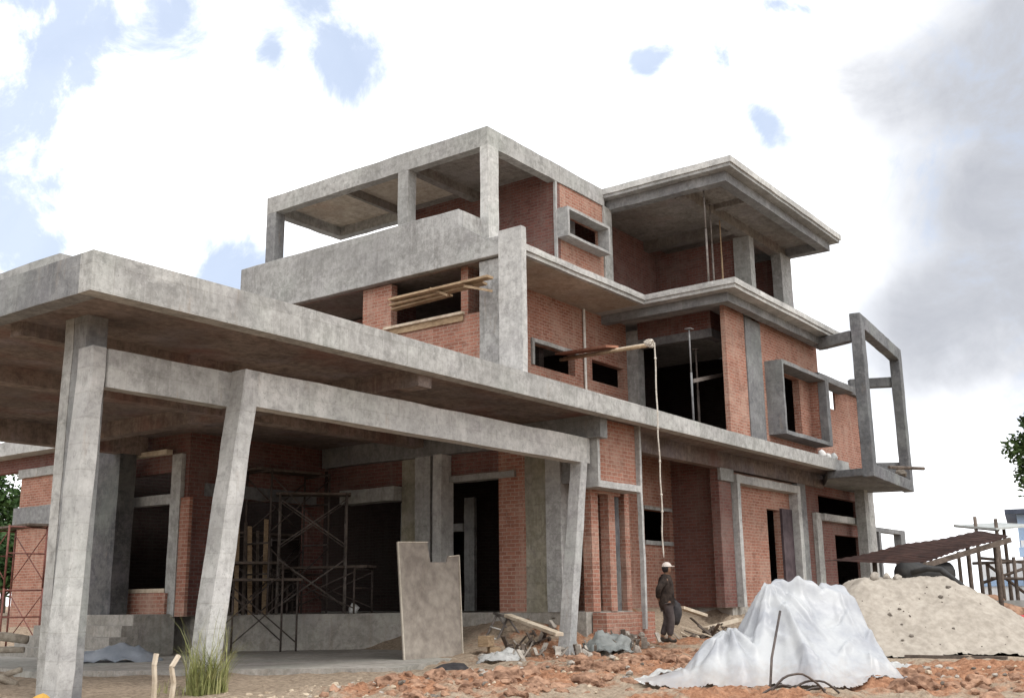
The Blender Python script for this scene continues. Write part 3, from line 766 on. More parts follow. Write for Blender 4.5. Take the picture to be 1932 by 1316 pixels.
h0 = tip + Vector((.04, -.06, .02)); zend = Pb(1240, 1050, 10.1).z
for k in range(40):
    f = k / 39; z = h0.z + (zend - h0.z) * f
    hp.append((h0.x + .05 * noise.noise(Vector((f * 7, 1, 0))) * f, h0.y + .03 * noise.noise(Vector((f * 6, 9, 0))), z))
add_tube(bm, hp, .015, 8)
for k in (3, 16, 22, 28, 31): lump(bm, hp[k], .03, k)
solo('hanging_hose', bm, 'rope', 'long pale hose hanging from the bamboo tip past the canopy edge', 'hose', smooth=True)

# props standing in the openings
def prop(p, q, label, mat='steel_tube', r=.035, group='props standing in the open storeys'):
    p, q = Vector(p), Vector(q)
    t_ = thing('prop', tuple(p), label, 'prop', group)
    bm = bmesh.new(); add_tube(bm, [p, p + (q - p) * .6], r, 8); done('outer_tube', bm, mat, t_, True)
    bm = bmesh.new(); add_tube(bm, [p + (q - p) * .6, q], r * .72, 8); done('inner_tube', bm, mat, t_, True)
    bm = bmesh.new(); add_box(bm, q.x - .08, q.x + .08, q.y - .08, q.y + .08, q.z - .015, q.z); done('head_plate', bm, mat, t_)
    return t_
def prop_px(px, py0, py1, b, z0, z1, label, mat='steel_tube', r=.035):
    p = Pb(px, (py0 + py1) / 2, b); return prop((p.x, p.y, z0), (p.x, p.y, z1), label, mat, r)
prop_px(1305, 650, 790, 11.5, 3.6, 6.3, 'pale steel prop in the middle of the dark corner opening', 'concrete_grey', .026)
prop_px(1316, 650, 790, 12.4, 3.6, 6.3, 'dim steel prop just behind the pale one in the corner opening')
prop_px(1334, 430, 520, 11.4, 7.42, 10.2, 'leftmost pale prop under the big flat roof', 'steel_tube', .028)
prop_px(1344, 430, 520, 11.8, 7.42, 10.2, 'second prop from the left under the big flat roof', 'steel_tube', .025)
prop_px(1361, 430, 520, 12.0, 7.42, 10.2, 'third prop from the left under the big flat roof', 'wood', .025)
prop_px(1384, 430, 520, 12.6, 7.42, 10.2, 'prop close to the concrete column under the big flat roof', 'wood', .025)
bm = bmesh.new(); a_ = Pb(1305, 718, 11.5); beam_between(bm, a_ + Vector((.04, 0, 0)), Pb(1366, 706, 11.9), .05, .09)
solo('cross_rail', bm, 'steel_tube', 'horizontal rail from the pale prop to the brick pier in the corner opening', 'rail')
bm = bmesh.new(); p = Pb(1103, 640, 14.25); add_tube(bm, [(p.x, 14.25, 3.6), (p.x, 14.25, 7.18)], .035, 8)
solo('conduit_pipe', bm, 'pvc_white', 'thin pale pipe standing between the two small windows of the middle storey', 'pipe')
bm = bmesh.new(); q0, q1 = Pb(1222, 857, 11.9), Pb(1300, 864, 11.9); beam_between(bm, q0, q1, .06, .05)
solo('hung_batten', bm, 'wood_pale', 'thin batten fixed under the canopy right of the hanging hose', 'batten')
# white sacks on the balcony edge
for (px, py, s_, lab) in ((1551, 857, .09, 'leftmost of the white sacks on the balcony edge below the boxed window'), (1563, 858, .07, 'middle small white sack on the balcony edge'), (1573, 858, .09, 'rightmost of the white sacks on the balcony edge beside the corner frame')):
    bm = bmesh.new(); p = Pb(px, py, 10.5); lump(bm, (p.x, p.y, 3.66 + s_ * .8), s_, px, 2, (1, 1, 1.3)); solo('white_sack', bm, 'foil_white', lab, 'sack', 'white sacks on the balcony edge', True)
bm = bmesh.new(); p = fpt(tl * .55, .05, 3.62); add_tube(bm, [p + Vector((-.5, 0, -.05)), p + Vector((.3, -.1, 0)), p + Vector((1.2, -.5, .02))], .05, 6)
solo('timber_pole', bm, 'wood_dark', 'dark pole poking out of the corner frame at balcony level', 'pole')
bm = bmesh.new(); lump(bm, fpt(tl * .78, .15, 3.55), .22, 5, 2, (1.2, .8, .8)); solo('rubble_heap', bm, 'stone_dark', 'dark lump of rubble lying in the foot of the corner frame', 'rubble')

# scaffold frames
def scaffold(base, dirv_, w_, h_, label, mat, group, depth=0, lifts=1):
    """one welded frame pair joined by cross braces; dirv_ is the run direction"""
    base = Vector(base); d = Vector(dirv_).normalized(); n_ = Vector((-d.y, d.x, 0))
    t_ = thing('scaffold', tuple(base), label, 'scaffold', group)
    for L in range(lifts):
        z = Vector((0, 0, h_ * L)); up = Vector((0, 0, h_))
        for s in (0, 1):
            o = base + d * w_ * s + z
            bm = bmesh.new()
            add_tube(bm, [o, o + up], .024, 6); add_tube(bm, [o + n_ * .9, o + n_ * .9 + up], .024, 6)
            add_tube(bm, [o + up * .97, o + n_ * .9 + up * .97], .02, 6); add_tube(bm, [o + up * .55, o + n_ * .9 + up * .55], .018, 6)
            done('frame', bm, mat, t_, True)
        for k in (0, .9):
            o = base + z + n_ * k
            bm = bmesh.new(); add_tube(bm, [o + up * .12, o + d * w_ + up * .9], .014, 6); done('brace', bm, mat, t_, True)
            bm = bmesh.new(); add_tube(bm, [o + up * .9, o + d * w_ + up * .12], .014, 6); done('brace', bm, mat, t_, True)
    o = base + Vector((0, 0, h_ * lifts))
    bm = bmesh.new(); q = [o + d * -.1, o + d * (w_ + .1), o + d * (w_ + .1) + n_ * .5, o + d * -.1 + n_ * .5]
    add_hex(bm, q, [p + Vector((0, 0, .05)) for p in q]); done('deck', bm, 'wood_dark', t_)
    return t_
s0 = Pz(700, 1160, FL); s1 = Pz(573, 1158, FL)
scaffold((17.45, 16.6, FL), (-.35, 1, 0), 1.9, .95, 'low steel scaffold with crossed braces on the porch terrace', 'steel_dark', 'scaffolds under the porch')
scaffold((15.7, 18.65, FL), (1, .05, 0), 1.6, 1.7, 'two lift scaffold tower in the dark wide opening behind the leaning post', 'steel_dark', 'scaffolds under the porch', 0, 1)
scaffold((16.9, 18.2, FL), (-1, .12, 0), 1.5, 1.5, 'two lift steel scaffold tower right of centre in the dark porch opening', 'steel_dark', 'scaffolds under the porch', 0, 2)
scaffold((14.6, 17.7, -.97), (.9, -.5, 0), 1.3, 1.4, 'scaffold frame standing on the porch floor before the dark opening', 'steel_dark', 'scaffolds under the porch', 0, 1)
scaffold((15.9, 17.9, -.97), (-.9, .6, 0), 1.5, 1.75, 'tall steel scaffold frame on the porch floor just behind the leaning boards', 'steel_dark', 'scaffolds under the porch', 0, 1)
scaffold((17.2, 17.2, FL), (-.8, .75, 0), 1.4, 1.25, 'two lift scaffold beside the low braced one on the terrace', 'steel_tube', 'scaffolds under the porch', 0, 2)
for k in range(6):
    q = Vector((14.95 + .17 * k, 18.25 - .02 * k, FL)); bm = bmesh.new(); beam_between(bm, q, q + Vector((.04 * (k % 3), .12, 1.75 + .25 * ((k * 7) % 4) / 3)), .1 if k % 2 else .06, .03, (0, 1, 0))
    solo('leaning_board', bm, 'wood' if k % 2 else 'wood_dark', ['leftmost', 'second', 'third', 'fourth', 'fifth', 'rightmost'][k] + ' of the narrow boards leaning in the dark porch opening', 'board', 'boards leaning in the porch opening')
sL = Pa(74, 1180, 14.5)
scaffold((sL.x, sL.y, gz(sL.x, sL.y)), (.1, 1, 0), 1.7, 1.45, 'rusty two lift scaffold tower at the left by the brick wing', 'steel_rust', None, 0, 2)
# lit white ball of foil on the terrace
bm = bmesh.new(); p = Pz(667, 1157, -.1); pb = Vector((17.2, 0, 0)); rr_ = ray(667, 1150); tq = (15.6 + 1.08 * 17.7) / (rr_.y + 1.08 * rr_.x) + .25; lump(bm, (rr_.x * tq, rr_.y * tq, FL + .09), .11, 2, 2); solo('crumpled_bag', bm, 'foil_white', 'crumpled white bag on the terrace edge left of the plywood sheet', 'bag', smooth=True)


# sawhorse and long board beside the leaning post
ga = 16.9
a0, a1 = Pa(905, 1216, ga), Pa(938, 1158, ga + .25); b0_, b1_ = Pa(926, 1222, ga - .1), Pa(958, 1164, ga + .2)
t_ = thing('trestle', (a0.x, a0.y, gz(a0.x, a0.y)), 'tilted steel trestle standing right of the plywood sheet', 'trestle')
for p, q in ((a0, a1), (b0_, b1_)):
    bm = bmesh.new(); add_tube(bm, [p + Vector((0, 0, -.1)), q], .025, 6); done('leg', bm, 'steel_tube', t_, True)
for p, q in ((a1, a1 + Vector((.5, -.3, -.75))), (b1_, b1_ + Vector((.5, -.3, -.75)))):
    bm = bmesh.new(); add_tube(bm, [p, q], .022, 6); done('leg', bm, 'steel_tube', t_, True)
bm = bmesh.new(); add_tube(bm, [a1 + (a1 - b1_) * .3, b1_ + (b1_ - a1) * .3], .028, 6); done('top_rail', bm, 'steel_tube', t_, True)
bm = bmesh.new()
for f in (.3, .6): add_tube(bm, [a0.lerp(a1, f), b0_.lerp(b1_, f)], .014, 6)
done('rung', bm, 'pvc_white', t_, True)
bm = bmesh.new(); beam_between(bm, b1_ + Vector((0, 0, .04)), Pa(1056, 1196, 16.2), .16, .06)
solo('long_board', bm, 'wood_pale', 'long pale board sloping down from the steel trestle to the right leaning post', 'board', bevel=.004)

# heaps of grey debris sheets near the portal foot
def crumple(name, c, sx, sy, h, mat, label, cat, seed, rot=0, group=None, n_=22):
    bm = bmesh.new(); G = []
    for i in range(n_ + 1):
        row = []
        for j in range(n_ + 1):
            u, v = i / n_ * 2 - 1, j / n_ * 2 - 1
            q = Vector((u * 1.6, v * 1.6, seed))
            e = max(0, 1 - (abs(u) ** 2.2 + abs(v) ** 2.2) * .62)
            z = h * (e * (.75 + .5 * noise.noise(q)) + .22 * abs(noise.noise(q * 2.3)) + .06 * noise.noise(q * 6))
            x_, y_ = u * sx * (1 + .15 * noise.noise(q + Vector((5, 0, 0)))), v * sy * (1 + .2 * noise.noise(q + Vector((0, 8, 0))))
            X_, Y_ = c[0] + x_ * math.cos(rot) - y_ * math.sin(rot), c[1] + x_ * math.sin(rot) + y_ * math.cos(rot)
            row.append(bm.verts.new((X_, Y_, gz(X_, Y_) + z - .01)))
        G.append(row)
    for i in range(n_):
        for j in range(n_): bm.faces.new((G[i][j], G[i + 1][j], G[i + 1][j + 1], G[i][j + 1]))
    r = bmesh.ops.solidify(bm, geom=bm.faces[:], thickness=.006)
    return solo(name, bm, mat, label, cat, group, True)
p = Pz(1146, 1236, -1.0); crumple('ground_sheet', (p.x, p.y), .62, .42, .42, 'sheet_grey', 'grey green sheet heaped on the red soil right of the leaning post', 'sheet', 3, .6)
p = Pz(945, 1226, -.9); crumple('paper_sacks', (p.x - 1.2, p.y - .9), .55, .35, .22, 'foil_white', 'torn pale cement sacks on the ground behind the steel trestle', 'sacks', 8, .5)

# scattered bits: boards, bricks, stones
random.seed(21)
def plank_px(px0, py0, px1, py1, z, w_, h_, mat, label, group='loose boards lying on the site', name='loose_board'):
    p, q = Pz(px0, py0, z), Pz(px1, py1, z)
    p.z = gz(p.x, p.y) + .05; q.z = gz(q.x, q.y) + .06
    bm = bmesh.new(); beam_between(bm, p, q, w_, h_); return solo(name, bm, mat, label, 'board', group)
def debris(px, py, b, n, spread, mats, s0, s1, name, label, cat):
    """a pile of odd sticks and lumps that nobody could count"""
    bm = bmesh.new()
    for i in range(n):
        c = Pb(px + random.gauss(0, spread), py, b + random.uniform(-.5, .3)); z = gz(c.x, c.y)
        L = random.uniform(s0, s1); a = random.random() * 6.28; e = random.uniform(-.15, .5)
        d = Vector((math.cos(a) * math.cos(e), math.sin(a) * math.cos(e), math.sin(e)))
        beam_between(bm, Vector((c.x, c.y, z + .03)) - d * L * .3, Vector((c.x, c.y, z + .08 + random.random() * .15)) + d * L * .7, random.uniform(.03, .12), .025)
        if i % 2: lump(bm, (c.x + random.gauss(0, .2), c.y + random.gauss(0, .15), z + .03), random.uniform(.04, .11), i)
    return solo(name, bm, mats, label, cat, kind='stuff')
debris(1360, 1165, 11.0, 46, 28, 'wood_dark', .2, .9, 'scrap_heap', 'dark heap of scrap timber by the brick pier left of the tarpaulin', 'scrap')
debris(1370, 1175, 10.8, 16, 30, 'wood_pale', .2, .8, 'scrap_wood', 'pale offcuts on the scrap heap', 'scrap')
debris(1130, 1185, 10.9, 30, 60, 'stone', .06, .2, 'rubble', 'pale rubble along the foot of the brick step', 'rubble')
debris(1140, 1185, 10.75, 30, 34, 'stone_dark', .06, .25, 'rubble', 'dark rubble along the foot of the brick step', 'rubble')
debris(1010, 1205, 11.7, 20, 40, 'stone', .06, .2, 'rubble', 'rubble below the trestle', 'rubble')
debris(1020, 1200, 11.9, 20, 40, 'wood_dark', .08, .3, 'scrap_wood', 'scrap behind the leaning post', 'scrap')
for i, (c, L, lab) in enumerate((((1285, 1145, 1330, 1160), .7, 'pale board lying behind the walking worker'), ((1330, 1185, 1395, 1168), .6, 'pale board propped on the dark scrap heap'))):
    p, q = Pb(c[0], c[1], 11.1), Pb(c[2], c[3], 10.9); bm = bmesh.new(); beam_between(bm, p, q, .16, .06); solo('loose_board', bm, 'wood_pale', lab, 'board', 'loose boards lying on the site')
# thin planks and dark cloth at the plywood foot
bm = bmesh.new(); p = Pz(845, 1262, -1.02); lump(bm, (p.x, p.y, gz(p.x, p.y)), .26, 4, 2, (1.6, .8, .4)); solo('dark_cloth', bm, 'bag_dark', 'dark rag bundled at the foot of the plywood sheet', 'rag', smooth=True)
for k, (px, py, lab) in enumerate(((895, 1218, 'upper timber block stacked right of the plywood sheet'), (893, 1248, 'lower timber block stacked right of the plywood sheet'))):
    p = Pz(px, py, -1.0); bm = bmesh.new(); q = Vector((15.9 + .1 * k, 12.3 - .1 * k, -1.02 + (.2 if k == 0 else 0))); vs = add_box(bm, -.16, .16, -.1, .1, 0, .19)
    bmesh.ops.rotate(bm, verts=bm.verts, cent=(0, 0, 0), matrix=Matrix.Rotation(.3 + .5 * k, 3, 'Z')); bmesh.ops.translate(bm, verts=bm.verts, vec=q)
    solo('timber_block', bm, 'wood', lab, 'block', 'timber blocks by the plywood', bevel=.008)
# loose cement bag by the steps
p = Pz(205, 1225, -1.0); crumple('plastic_sheet', (11.6, 17.3), .9, .45, .42, 'bag_blue', 'crumpled bluish plastic sheet on the entrance steps', 'sheet', 12, 2.4)
# stakes, yellow sack, logs
for (px, py, h_, lean, lab) in ((291, 1300, .52, 0.0, 'straight white painted stake left of the grass tuft'), (322, 1312, .50, .08, 'bent white stake next to the grass tuft')):
    p = Pd(px, py, 12.2); z = gz(p.x, p.y) - .05
    bm = bmesh.new(); q = [Vector((p.x, p.y, z)), Vector((p.x + lean * .4, p.y, z + h_ * .5)), Vector((p.x + lean * .1 - .02, p.y, z + h_ * .85)), Vector((p.x + lean, p.y, z + h_ + .05))]
    for u, v in zip(q, q[1:]): beam_between(bm, u, v, .05, .035, (1, 0, 0))
    solo('stake', bm, 'wood_pale', lab, 'stake', 'white stakes')
p = Pd(82, 1312, 11.3); bm = bmesh.new(); lump(bm, (p.x, p.y, gz(p.x, p.y) - .02), .13, 4, 3, (1.2, .9, .8)); solo('yellow_sack', bm, 'sack_yellow', 'orange yellow sack at the foot of the big left column', 'sack', smooth=True)
for (x0, y0, x1, y1, d, r_, lab) in ((-40, 1200, 52, 1206, 19.5, .09, 'thick pale log lying at the far end of the left wood pile'), (-60, 1232, 45, 1225, 18, .06, 'middle log of the left wood pile'),
                                    (-60, 1262, 30, 1290, 15, .06, 'near log of the left wood pile beside the big column'), (-50, 1300, 40, 1262, 15.6, .05, 'crossed log on top of the left wood pile')):
    p, q = Pd(x0, y0, d), Pd(x1, y1, d); bm = bmesh.new(); add_tube(bm, [p, p.lerp(q, .5) + Vector((0, 0, .03)), q], r_, 10, r_ * .85)
    solo('log', bm, 'log_bark', lab, 'log', 'logs at the left edge', True)

# tarpaulin over a heap, drawn as a draped cloth around two ridge corners
TC = Pd(1525, 1250, 12.9); TC.z = 0
ri = Vector((CAM_R.x, CAM_R.y, 0)).normalized(); fo = Vector((CAM_F.x, CAM_F.y, 0)).normalized()
KR = 12.9 / FPX
rc = random.Random(31); CREASE = []
for k in range(130):
    x, y, a = rc.uniform(-1.7, 1.1), rc.uniform(-1.4, .6), rc.choice((rc.gauss(-1.1, .35), rc.gauss(-2.2, .4), rc.uniform(0, 3.14)))
    L = rc.uniform(.2, .75); CREASE.append((x, y, x + L * math.cos(a), y + L * math.sin(a), rc.uniform(.022, .06), rc.choice((-1, 1, 1)) * rc.uniform(.018, .05)))
def creases(u, v):
    s_ = 0
    for x0, y0_, x1, y1_, w_, amp in CREASE:
        dx, dy = x1 - x0, y1_ - y0_; t__ = ((u - x0) * dx + (v - y0_) * dy) / (dx * dx + dy * dy)
        if -.1 < t__ < 1.1:
            e = abs((u - x0) * dy - (v - y0_) * dx) / math.hypot(dx, dy)
            if e < w_ * 2: s_ += amp * max(0, 1 - e / w_) * max(0, 1 - abs(2 * t__ - 1) ** 3) if e < w_ else 0
    return s_
def tarp_h(u, v):
    """u metres to the right, v metres away from the viewer, both from the heap centre"""
    h = 0
    A, B, C, D, E5, F5, G5, I5 = (-.46, .0, 1.2), (.56, .18, 1.2), (.88, -.95, .0), (1.02, .55, 0), (.0, -1.5, 0), (-1.0, -.95, .0), (-1.1, .6, 0), (.2, 1.15, 0)
    M = (.1, .06, 1.235)
    for P, Q, S in ((A, M, C), (M, B, C), (A, M, I5), (M, B, I5), (A, C, E5), (A, E5, F5), (A, F5, G5), (A, G5, I5), (B, I5, D), (B, D, C)):
        det = (Q[1] - S[1]) * (P[0] - S[0]) + (S[0] - Q[0]) * (P[1] - S[1])
        l1 = ((Q[1] - S[1]) * (u - S[0]) + (S[0] - Q[0]) * (v - S[1])) / det
        l2 = ((S[1] - P[1]) * (u - S[0]) + (P[0] - S[0]) * (v - S[1])) / det
        l3 = 1 - l1 - l2
        if min(l1, l2, l3) >= -1e-6:
            h = l1 * P[2] + l2 * Q[2] + l3 * S[2]
    a = math.atan2(v - .02, u + .40); rad = math.hypot(u + .4, v)
    am = .45 + 1.1 * noise.noise(Vector((a * 1.7, 2, 8)))
    f1 = max(0, am) * (1 - 2.6 * abs(math.sin(a * 4.5 + .5 * noise.noise(Vector((rad * .8, a, 0))))) ** .8); f2 = 1 - 2 * abs(math.sin(a * 12 + 2.5 * noise.noise(Vector((rad * 2, a * 2, 5)))))
    if h > 0: h += .085 * f1 + .007 * f2 * min(1, rad * 1.8) * min(1, h * 5)
    # left lobe
    e = math.hypot((u + 1.0) / .72, (v + .4) / .7); a2 = math.atan2(v + .4, u + 1.0)
    h2 = .62 * max(0, 1 - e ** 1.7) * (1 + .12 * math.sin(a2 * 8 + 1)) 
    e3 = math.hypot((u + 1.6) / .62, (v + .5) / .45); h3 = .24 * max(0, 1 - e3 ** 2)
    m_ = max(h, h2, h3)
    sm = math.log(math.exp(h * 14) + math.exp(h2 * 14) + math.exp(h3 * 14)) / 14 - math.log(3) / 14
    m_ = .5 * m_ + .5 * max(sm, 0)
    q = Vector((u * 1.7, v * 1.7, .7))
    m_ += (.05 * (1 - abs(noise.noise(q)) * 2.4) + creases(u, v)) * min(1, m_ * 4)
    return m_
import numpy as np
GU, GV = np.linspace(-2.8, 2.2, 201), np.linspace(-2.0, 2.0, 161)
GU, GV = np.linspace(-2.8, 2.2, 301), np.linspace(-2.0, 2.0, 241)
HF = np.array([[max(0.0, tarp_h(u, v)) for v in GV] for u in GU])
def HS(u, v):
    x = np.clip((u + 2.8) / 5.0 * 300, 0, 299.99); y = np.clip((v + 2.0) / 4.0 * 240, 0, 239.99)
    i, j = x.astype(int), y.astype(int); fx_, fy_ = x - i, y - j
    return HF[i, j] * (1 - fx_) * (1 - fy_) + HF[i + 1, j] * fx_ * (1 - fy_) + HF[i, j + 1] * (1 - fx_) * fy_ + HF[i + 1, j + 1] * fx_ * fy_
NU, NV = 230, 190
uu, vv = np.meshgrid(np.linspace(-2.15, 1.45, NU), np.linspace(-1.85, 1.15, NV), indexing='ij')
P = np.stack([uu, vv, HS(uu, vv) + .01], -1)
for k in range(1):
    S_ = P.copy(); S_[1:-1, 1:-1] = (P[:-2, 1:-1] + P[2:, 1:-1] + P[1:-1, :-2] + P[1:-1, 2:]) / 4; P = .6 * P + .4 * S_
edge = np.zeros_like(uu)
for i in range(NU):
    for j in range(NV): edge[i, j] = .05 * noise.noise(Vector((uu[i, j] * 2.2, vv[i, j] * 2.2, 5)))
KEEP = HS(uu, vv) > .035 + np.maximum(edge, -.02)
bm = bmesh.new(); G = {}
for i in range(NU):
    for j in range(NV):
        if not KEEP[i, j]: continue
        p = TC + ri * float(P[i, j, 0]) + fo * float(P[i, j, 1]); hh = float(P[i, j, 2]); tt = min(1, max(0, hh - .03) / .12); G[i, j] = bm.verts.new((p.x, p.y, gz(p.x, p.y) * (1 - tt) - 1.03 * tt + hh))
for i in range(NU - 1):
    for j in range(NV - 1):
        k = [(i, j), (i + 1, j), (i + 1, j + 1), (i, j + 1)]
        if all(x in G for x in k): bm.faces.new([G[x] for x in k])
TARP = solo('tarpaulin', bm, 'tarp', 'big milky white plastic tarpaulin draped over a heap in the foreground', 'tarpaulin', smooth=True)
# sand and bricks under it
bm = bmesh.new()
for k in range(14): 
    u, v = random.uniform(-.35, .4), random.uniform(-.1, .3); p = TC + ri * u + fo * v; lump(bm, (p.x, p.y, gz(p.x, p.y) + .25), .22, k, 2)
solo('covered_heap', bm, 'sand', 'heap of material hidden beneath the milky tarpaulin', 'heap', smooth=True)
p = Pz(1690, 1272, -1.05); crumple('plastic_scrap', (p.x, p.y), .33, .26, .1, 'foil_white', 'flat white plastic scrap right of the big tarpaulin', 'plastic', 6, -.4)
p = Pz(1250, 1292, -1.03); crumple('plastic_flap', (p.x, p.y), .45, .2, .08, 'foil_white', 'thin pale plastic flap on the soil left of the big tarpaulin', 'plastic', 15, -.7)
# steel rod leaning on the tarp and rebar loops
bm = bmesh.new(); add_tube(bm, [Pd(1452, 1322, 11.15), Pd(1456, 1240, 11.5), Pd(1472, 1152, 11.95)], .014, 6)
solo('steel_rod', bm, 'steel_dark', 'thin dark rod leaning against the front of the tarpaulin', 'rod', smooth=True)
random.seed(4)
for k, (x0, x1, top, lab) in enumerate(((1440, 1570, 1270, 'tallest bent bar of the rebar tangle before the tarpaulin'), (1475, 1600, 1282, 'right hand bent bar of the rebar tangle'), (1420, 1530, 1292, 'left low bent bar of the rebar tangle'), (1500, 1585, 1296, 'inner low loop of the rebar tangle'))):
    bm = bmesh.new(); n_ = 14; P_ = []
    for i in range(n_ + 1):
        f = i / n_; px = x0 + (x1 - x0) * f; py = 1335 - (1335 - top) * (math.sin(math.pi * f) ** .7) + 3 * noise.noise(Vector((f * 5, k, 0)))
        P_.append(Pd(px, py, 10.75 + .08 * k + .2 * f))
    add_tube(bm, P_, .012, 6); solo('rebar', bm, 'steel_dark', lab, 'rebar', 'bent rebar before the tarpaulin', True)

# sand pile
SC = Pd(1705, 1180, 20.3); SC.z = 0
def sand_h(u, v):
    """flat topped heap with an eroded right flank"""
    n0 = .10 * noise.noise(Vector((u * .9, v * .9, 2))) + .05 * noise.noise(Vector((u * 2.4, v * 2.4, 7)))
    ex = max(0, abs(u + .05) - .75); ex *= .72 if u > 0 else .95
    ey = max(0, abs(v) - .4)
    d = math.hypot(ex, ey) + n0 * .8
    return 1.36 * max(0, 1 - max(0, d) / 1.75) ** 1.05 + n0 * .12 + .03 * noise.noise(Vector((u * 6, v * 6, 1))) + .018 * noise.noise(Vector((u * 14, v * 14, 1)))
bm = bmesh.new(); G = {}
NU, NV = 150, 110
for i in range(NU + 1):
    for j in range(NV + 1):
        u = -2.8 + 6.4 * i / NU; v = -2.3 + 4.6 * j / NV; h = sand_h(u, v)
        if h < .015: continue
        p = SC + ri * u + fo * v; G[i, j] = bm.verts.new((p.x, p.y, gz(p.x, p.y) + h))
for i in range(NU):
    for j in range(NV):
        k = [(i, j), (i + 1, j), (i + 1, j + 1), (i, j + 1)]
        if all(x in G for x in k): bm.faces.new([G[x] for x in k])
solo('sand_pile', bm, 'sand', 'large pale sand pile behind the tarpaulin', 'sand pile', smooth=True)
random.seed(9)
bm = bmesh.new()
for k in range(45):
    u = random.gauss(.2, .9); v = random.uniform(-2.0, -.1); p = SC + ri * u + fo * v; s = .01 + .045 * random.random() ** 3; h = sand_h(u, v)
    if h > .05: lump(bm, (p.x, p.y, gz(p.x, p.y) + h), s, k, 1, (1, 1, .7))
solo('sand_stones', bm, 'stone_dark', None, None, kind='stuff')
for k, (u, v, s_, lab) in enumerate(((-.55, -.25, .085, 'left of the pale stones on top of the sand pile'), (-.32, -.22, .07, 'small pale stone beside the first on top of the sand pile'), (-.1, -.2, .075, 'right of the pale stones on top of the sand pile'))):
    p = SC + ri * u + fo * v; bm = bmesh.new(); lump(bm, (p.x, p.y, gz(p.x, p.y) + sand_h(u, v) + s_ * .4), s_, k + 50, 2); solo('pale_stone', bm, 'stone', lab, 'stone', 'stones on the sand pile', True)
p0 = Pz(1708, 1236, -1.0); p1 = Pz(1900, 1240, -1.0)
bm = bmesh.new(); beam_between(bm, Vector((p0.x, p0.y, gz(p0.x, p0.y) + .05)), Vector((p1.x, p1.y, gz(p1.x, p1.y) + .05)), .09, .05); solo('loose_board', bm, 'wood_dark', 'dark board lying along the front foot of the sand pile', 'board', 'loose boards lying on the site')

def blades(bm, c, n, spread, h0, h1, wd, droop=.5):
    for i in range(n):
        a = random.random() * 6.28; rr = spread * math.sqrt(random.random()); b_ = Vector((c[0] + rr * math.cos(a), c[1] + rr * math.sin(a), c[2]))
        h = random.uniform(h0, h1); la = random.random() * 6.28; ln = random.uniform(.1, droop) * h
        s = Vector((-math.sin(la), math.cos(la), 0)) * wd; prev_ = None
        for k in range(5):
            f = k / 4; p = b_ + Vector((math.cos(la) * ln * f * f, math.sin(la) * ln * f * f, h * (f - .18 * f * f * f)))
            cur = [bm.verts.new(p - s * (1 - f * .9)), bm.verts.new(p + s * (1 - f * .9))]
            if prev_: bm.faces.new((prev_[0], prev_[1], cur[1], cur[0]))
            prev_ = cur
random.seed(12)
p = Pd(390, 1300, 12.9); bm = bmesh.new(); z = gz(p.x, p.y) - .03
blades(bm, (p.x, p.y, z), 430, .24, .15, .75, .007, .9); blades(bm, (p.x, p.y, z), 40, .26, .7, 1.25, .006, .5); blades(bm, (p.x - .1, p.y + .3, z), 60, .4, .08, .25, .006, .9)
solo('grass_tuft', bm, 'grass', 'tall yellow green grass tuft at the foot of the second leaning post', 'grass')

# rusty sheet roof on poles
c4 = [Pd(1556, 1058, 23.5), Pd(1728, 1063, 21.3), Pd(1905, 1010, 21.8), Pd(1845, 1001, 24.5)]
t_ = thing('sheet_shelter', tuple(c4[1]), 'tilted rusty sheet roof of a low shelter behind the sand pile', 'shelter')
bm = bmesh.new(); N1, N2 = 60, 12; G = {}
for i in range(N1 + 1):
    for j in range(N2 + 1):
        u, v = i / N1, j / N2
        p = c4[0].lerp(c4[3], u).lerp(c4[1].lerp(c4[2], u), v); p = p + Vector((0, 0, .010 * math.sin(u * 110) + .05 * noise.noise(Vector((u * 3, v * 2, 4)))))
        G[i, j] = bm.verts.new(p)
for i in range(N1):
    for j in range(N2): bm.faces.new((G[i, j], G[i + 1, j], G[i + 1, j + 1], G[i, j + 1]))
bmesh.ops.solidify(bm, geom=bm.faces[:], thickness=.012)
done('roof_sheet', bm, 'sheet_rust', t_)
for q in (c4[0].lerp(c4[1], .35) + (c4[3] - c4[0]) * .12, c4[1] + (c4[2] - c4[1]) * .1, c4[2].lerp(c4[3], .3) + (c4[1] - c4[2]) * .06, c4[3] + (c4[0] - c4[3]) * .08):
    bm = bmesh.new(); add_tube(bm, [(q.x, q.y, -1.2), (q.x, q.y, q.z - .02)], .05, 7); done('pole', bm, 'wood_dark', t_, True)
bm = bmesh.new(); beam_between(bm, c4[1] + Vector((0, 0, -.08)), c4[2] + Vector((0, 0, -.08)), .08, .1); done('rafter', bm, 'wood_dark', t_)
q = Pd(1745, 1082, 21.4); bm = bmesh.new(); add_tube(bm, [q + Vector((-.5, .3, .0)), q + Vector((.5, -.3, .02))], .22, 14)
solo('dark_drum', bm, 'black_rubber', 'dark drum lying under the rusty sheet roof', 'drum', smooth=True)
bm = bmesh.new(); add_tube(bm, [Pd(x, y, d) for x, y, d in ((1720, 1080, 20.6), (1750, 1072, 20.4), (1775, 1074, 20.2), (1800, 1093, 20.1), (1830, 1117, 20.1), (1862, 1144, 20.1), (1895, 1170, 20.1), (1940, 1200, 20.2))], .055, 8)
solo('black_hose', bm, 'black_rubber', 'thick black hose curving over the right flank of the sand pile', 'hose', smooth=True)

